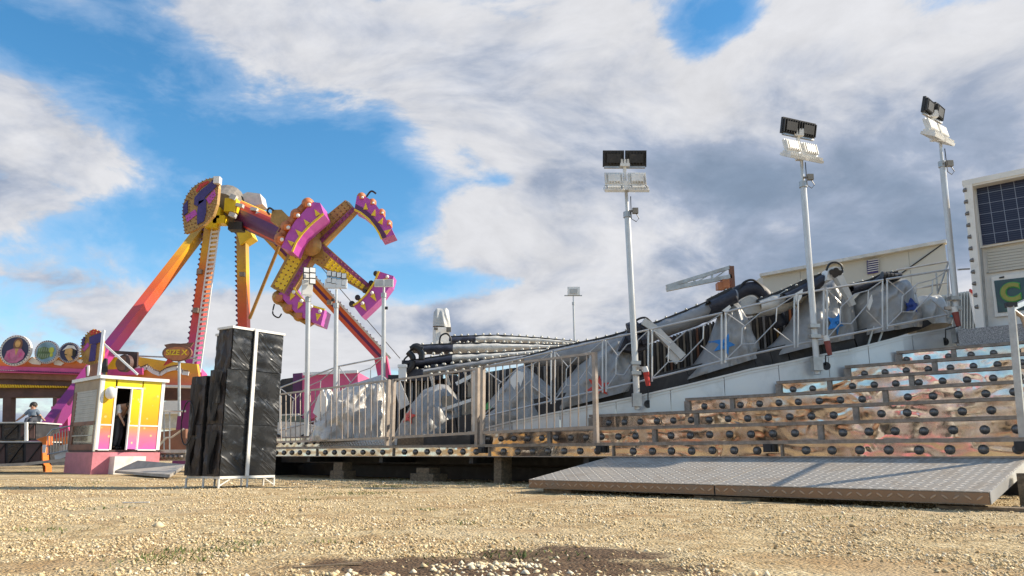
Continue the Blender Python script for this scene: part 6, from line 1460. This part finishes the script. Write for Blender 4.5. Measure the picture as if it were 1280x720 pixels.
def arm(a, b, ta, tb, w, w1, strip, sidem='yellow', over=.7):
    A, B = W(*a, ta), W(*b, tb); mb = MB(); mb.beam(A, B, w, .55, up=(0, 1, 0), w1=w1, h1=.45); o = mb.build('cross_arm', 'mustard', CR)
    d_ = (B-A).normalized(); x = d_.cross(Vector((0, 1, 0))).normalized(); L_ = (B-A).length
    mb = MB(); mb.beam(A+x*strip*w*.34-Vector((0, .29, 0)), B+x*strip*w1*.34-Vector((0, .24, 0)), w*.2, .03, up=(0, 1, 0)); mb.build('violet_strip', 'dark_violet2', o)
    mb = MB(); mb.beam(A.lerp(B, 1-over)-x*strip*w*.12-Vector((0, .30, 0)), A.lerp(B, .95)-x*strip*w1*.12-Vector((0, .25, 0)), w*.5, .03, up=(0, 1, 0), w1=w1*.5); mb.build('yellow_panel', sidem, o)
    mb = MB(); k_ = int(L_/.19)
    for i in range(k_):
        c = A.lerp(B, (i+.5)/k_); ww = w+(w1-w)*i/k_
        for q in (-.32, -.12, .08, .34): mb.sphere(c+x*ww*q-Vector((0, .31, 0)), .032, 6, 4)
    mb.build('bulbs', 'brown', o, kind='stuff')
arm((396, 299), (440, 258), 31, 30.6, .85, .62, -1, 'mustard')
arm((380, 318), (352, 366), 31, 31, 1.0, .9, 1, 'yellow', 1)
arm((397, 316), (460, 362), 31, 32, .85, .35, 1, 'yellow', .75)
arm((380, 300), (356, 282), 31, 30, .9, .8, 1, 'mustard')
mb = MB(); slab(mb, [(340, 262), (352, 262), (362, 272), (352, 284), (338, 276)], 29.6, .6); mb.build('mechanism', 'mustard', CR)
mb = MB(); hose(mb, [(337, 268), (334, 264), (337, 260), (342, 263)], 29.5, .04); mb.build('hose', 'rubber', CR)
mb = MB(); hose(mb, [(470, 242), (464, 239), (458, 246)], 30.4, .04); mb.build('hose', 'rubber', CR)
mb = MB(); hose(mb, [(343, 380), (341, 392), (348, 397), (352, 392)], 31, .03); mb.build('hose', 'rubber', CR)
def gondola(outer, inner, t, tris, seats, depth=1.0, band=None, seatm='rust_orange', trim='inner', caps=True, lights=True):
    poly = outer+inner[::-1]; g_ = None
    mb = MB(); n_ = len(outer); 
    for i in range(n_-1):
        q = [W(*outer[i], t), W(*outer[i+1], t), W(*inner[i+1], t), W(*inner[i], t)]; mb.prism(q, (0, depth, 0))
    g_ = mb.build('gondola', 'purple', CR)
    # orange shell behind
    mb = MB()
    mb.prism([W(x, y, t+depth*.3) for x, y in outer[:-1]]+[W(x-(outer[i][0]-seats[i][0])*.0-4*(1 if seatm != 'black' else 0), y-(5 if seatm == 'rust_orange' else -5), t+depth*.3) for i, (x, y, r_) in list(enumerate(seats))[::-1]], (0, depth*.6, 0)) if seatm != 'black' else None
    for i, (x, y, r_) in enumerate(seats):
        c = W(x, y, t+depth*.45); rr = r_*t/F; mb.sphere(c, rr, 12, 8, (1, 1.3, 1.05))
    mb.build('seat_shells', seatm, g_, smooth=True)
    for i, (x, y, r_) in enumerate(seats):
        c = W(x, y, t-.02); mb = MB(); q = r_*t/F*.62; mb.cbox(c+Vector((0, .22, 0)), q*1.5, .5, q*1.3); mb.build('seat', 'orange' if seatm == 'rust_orange' else ('black' if seatm == 'black' else 'rust_orange'), g_)
        if lights: mb = MB(); mb.sphere(c+Vector((q*.4, -.06, -q*.2)), r_*t/F*.30, 10, 6); mb.build('seat_lamp', 'white_clean', g_, smooth=True)
    ed = inner if trim == 'inner' else outer
    mb = MB()
    for a, b in zip(ed[:-1], ed[1:]): mb.beam(W(*a, t-.03), W(*b, t-.03), .07, .07)
    mb.build('yellow_trim', 'yellow', g_)
    for tr_ in tris:
        mb = MB(); mb.prism([W(x, y, t-.05) for x, y in tr_], (0, .04, 0)); mb.build('yellow_triangle', 'yellow', g_)
    if band:
        mb = MB(); mid = band
        for i in range(n_-1): mb.prism([W(*mid[i], t-.025), W(*mid[i+1], t-.025), W(*inner[i+1], t-.025), W(*inner[i], t-.025)], (0, .02, 0))
        mb.build('dark_band', 'dark_purple', g_)
    return g_
def tri(x, y, dx, dy, s_=5): # a triangle pointing along dx,dy
    L_ = math.hypot(dx, dy); dx, dy = dx/L_, dy/L_
    return [(x+dx*s_, y+dy*s_), (x-dx*s_*.8-dy*s_*.65, y-dy*s_*.8+dx*s_*.65), (x-dx*s_*.8+dy*s_*.65, y-dy*s_*.8-dx*s_*.65)]
gondola([(446, 245), (457, 246), (470, 256), (480, 270), (487, 281), (493, 293)], [(443, 262), (451, 266), (461, 274), (469, 284), (474, 292), (477, 299)], 30.2,
        [tri(457, 258, 0, -1, 4.6), tri(467.5, 266, 0.25, -1, 4.6), tri(476.5, 276, .5, -1, 4.6), tri(484.5, 289, .9, -.6, 4.6)], [(452, 246.5, 6), (465.5, 253.5, 5.4), (477, 266, 5.2), (486, 279.5, 4.8)], .9,
        band=[(444.5, 255), (454, 260), (464.5, 268.5), (473, 279), (479, 288), (483, 296.5)])
gondola([(351.5, 309), (359, 292.5), (369, 276), (383, 260.5), (391, 252.5), (400, 253.5)], [(365.4, 314.5), (370, 303), (377, 293), (386, 283), (395, 275), (404.5, 267)], 29.0,
        [tri(363, 303, -1, -.8, 4.8), tri(372.5, 290, -.9, -.9, 4.8), tri(382.5, 277.5, -.8, -1, 4.8), tri(395.5, 265.5, -.6, -1, 5)], [(351, 299, 8.5), (359, 284, 8.5), (371, 269, 8.5), (385, 255.5, 8.5)], 1.2)
gondola([(348, 367), (357.5, 378), (371, 392.5), (388, 402), (401, 406.5)], [(365, 356), (371, 366), (380, 375.5), (392, 383), (406, 387)], 30.8,
        [tri(364.5, 371, -.5, 1, 5), tri(374, 382, -.5, 1, 5), tri(385, 390, -.3, 1, 5), tri(397, 396, -.2, 1, 5)], [(349, 372, 9), (361, 384, 8.5), (374, 394, 8), (386, 401, 6.5)], 1.1, seatm='mustard', lights=False)
gondola([(473.6, 339), (467.5, 354), (458, 368), (449, 377), (441.5, 382)], [(492, 345), (488.5, 357), (478, 371), (466, 383), (452, 396)], 31.6,
        [tri(482, 352, .3, 1, 5), tri(467.5, 372, .6, 1, 5.2), tri(455, 384, .6, 1, 5.2)], [(470, 342, 3.6), (464, 354, 3.6), (456, 363, 3.6), (447, 372, 3.6), (440, 380, 4)], .9, seatm='black', trim='outer', lights=False)
for x, y in ((465, 366), (453, 379), (484, 346), (367, 365), (377, 376), (389, 383), (400, 389)):
    mb = MB(); mb.sphere(W(x, y, 30.2 if x < 420 else 31.5), .075, 8, 6); mb.build('bubble_lamp', 'white_clean', CR, smooth=True)
# big shield on the hub
em = bpy.data.objects.new('shield_sign', None); 
def PE(x, y): return W(x, y, 31.6)
emM = MB(); outline = [(228, 268), (229, 255), (233, 245), (240, 235), (248, 229), (258, 224), (272, 221), (273, 235), (271, 255), (266, 270), (254, 282), (242, 288), (231, 292)]
sh = MB(); sh.prism([PE(*p) for p in outline], (.06, .14, 0)); shield = sh.build('shield_board', 'mustard', CR)
for s__ in ([(243, 256), (244, 247), (252, 238), (262, 230), (270, 223), (271, 233), (264, 240), (257, 247), (255, 252), (247, 258)], [(249, 252), (258, 249), (258, 266), (255, 277), (247, 281), (247, 266)], [(229.5, 258), (235, 251), (235, 266), (230, 270)]):
    mb = MB(); mb.prism([PE(*p)+Vector((0, -.06, 0)) for p in s__], (0, .05, 0)); mb.build('indigo_stroke', 'indigo', shield)
mb = MB(); mb.prism([PE(*p)+Vector((0, -.03, 0)) for p in ((245, 238), (250, 230), (260, 226), (262, 228), (252, 235), (246, 241))], (0, .02, 0)); mb.build('red_crest', 'red', shield)
for pk in ([(258, 249), (268, 237), (270, 244), (262, 256)], [(232, 270), (244, 262), (247, 268), (234, 278)]):
    mb = MB(); mb.prism([PE(*p)+Vector((0, -.03, 0)) for p in pk], (0, .02, 0)); mb.build('violet_patch', 'purple', shield)
mb = MB(); n_ = len(outline); ctr = sum((PE(*p) for p in outline), Vector())/n_
for sc_ in (1, .88, .74, .6):
    for i in range(n_):
        a, b = PE(*outline[i]), PE(*outline[(i+1) % n_]); k_ = max(1, int((b-a).length*sc_/.13))
        for j in range(k_): mb.sphere(ctr+(a.lerp(b, j/k_)-ctr)*sc_+Vector((0, -.03, 0)), .026, 6, 4)
mb.build('bulbs', 'brown', shield, kind='stuff')
mb = MB(); mb.cbox(W(272, 226, 31.5), .25, .3, .3); mb.build('crest_lamp', 'white', shield)
bpy.data.objects.remove(em)

for o in list(bpy.data.objects):
    if o.type == 'MESH' and o.name.startswith('pole'): pass
bpy.context.view_layer.update()

# ================================================================== ACROSS THE YARD (behind the viewer; seen mirrored in the polished risers)
def stall(y, w_, h_, wall, trim, awn, lab, x=-25.0, d_=3.0):
    r = thing('market_stall', lab, 'stall', (x, y, 0), 'stalls along the left side of the yard')
    mb = MB(); mb.box((x-d_, y-w_/2, 0), (d_, 0, 0), (0, w_, 0), (0, 0, h_)); mb.build('wall', wall, r)
    mb = MB(); mb.box((x-d_, y-w_/2-.1, h_+.01), (d_+.5, 0, 0), (0, w_+.2, 0), (0, 0, .7)); mb.build('fascia', trim, r)
    mb = MB(); mb.prism([(x+.01, y-w_/2, h_*.72), (x+1.3, y-w_/2, h_*.6), (x+1.3, y-w_/2, h_*.63), (x+.01, y-w_/2, h_*.77)], (0, w_, 0)); mb.build('awning', awn, r)
    mb = MB(); mb.box((x+.003, y-w_*.38, 1.0), (.03, 0, 0), (0, w_*.76, 0), (0, 0, h_*.3)); mb.build('hatch', 'black', r)
    mb = MB(); mb.box((x+.02, y-w_/2, .0), (.06, 0, 0), (0, w_, 0), (0, 0, .85)); mb.build('counter', trim, r)
for a in ((-22, 6, 4.6, 'dull_tan', 'brown', 'cream', 'tan stall with a brown fascia beside the yard'), (-15, 6, 4.2, 'cream', 'brown', 'dull_tan', 'cream stall with a brown fascia beside the yard'), (-8.6, 5, 4.8, 'lightgrey', 'pink_base', 'cream', 'grey stall with a pink fascia beside the yard'),
          (-2.4, 6, 4.0, 'dull_tan', 'hubgrey', 'brown', 'tan stall with a grey fascia beside the yard'), (4.2, 5.6, 4.6, 'cream', 'brown', 'brown', 'wide cream stall with a brown awning beside the yard'), (10.6, 6, 4.2, 'dull_tan', 'mustard', 'brown', 'tan stall with a mustard fascia beside the yard')): stall(*a)
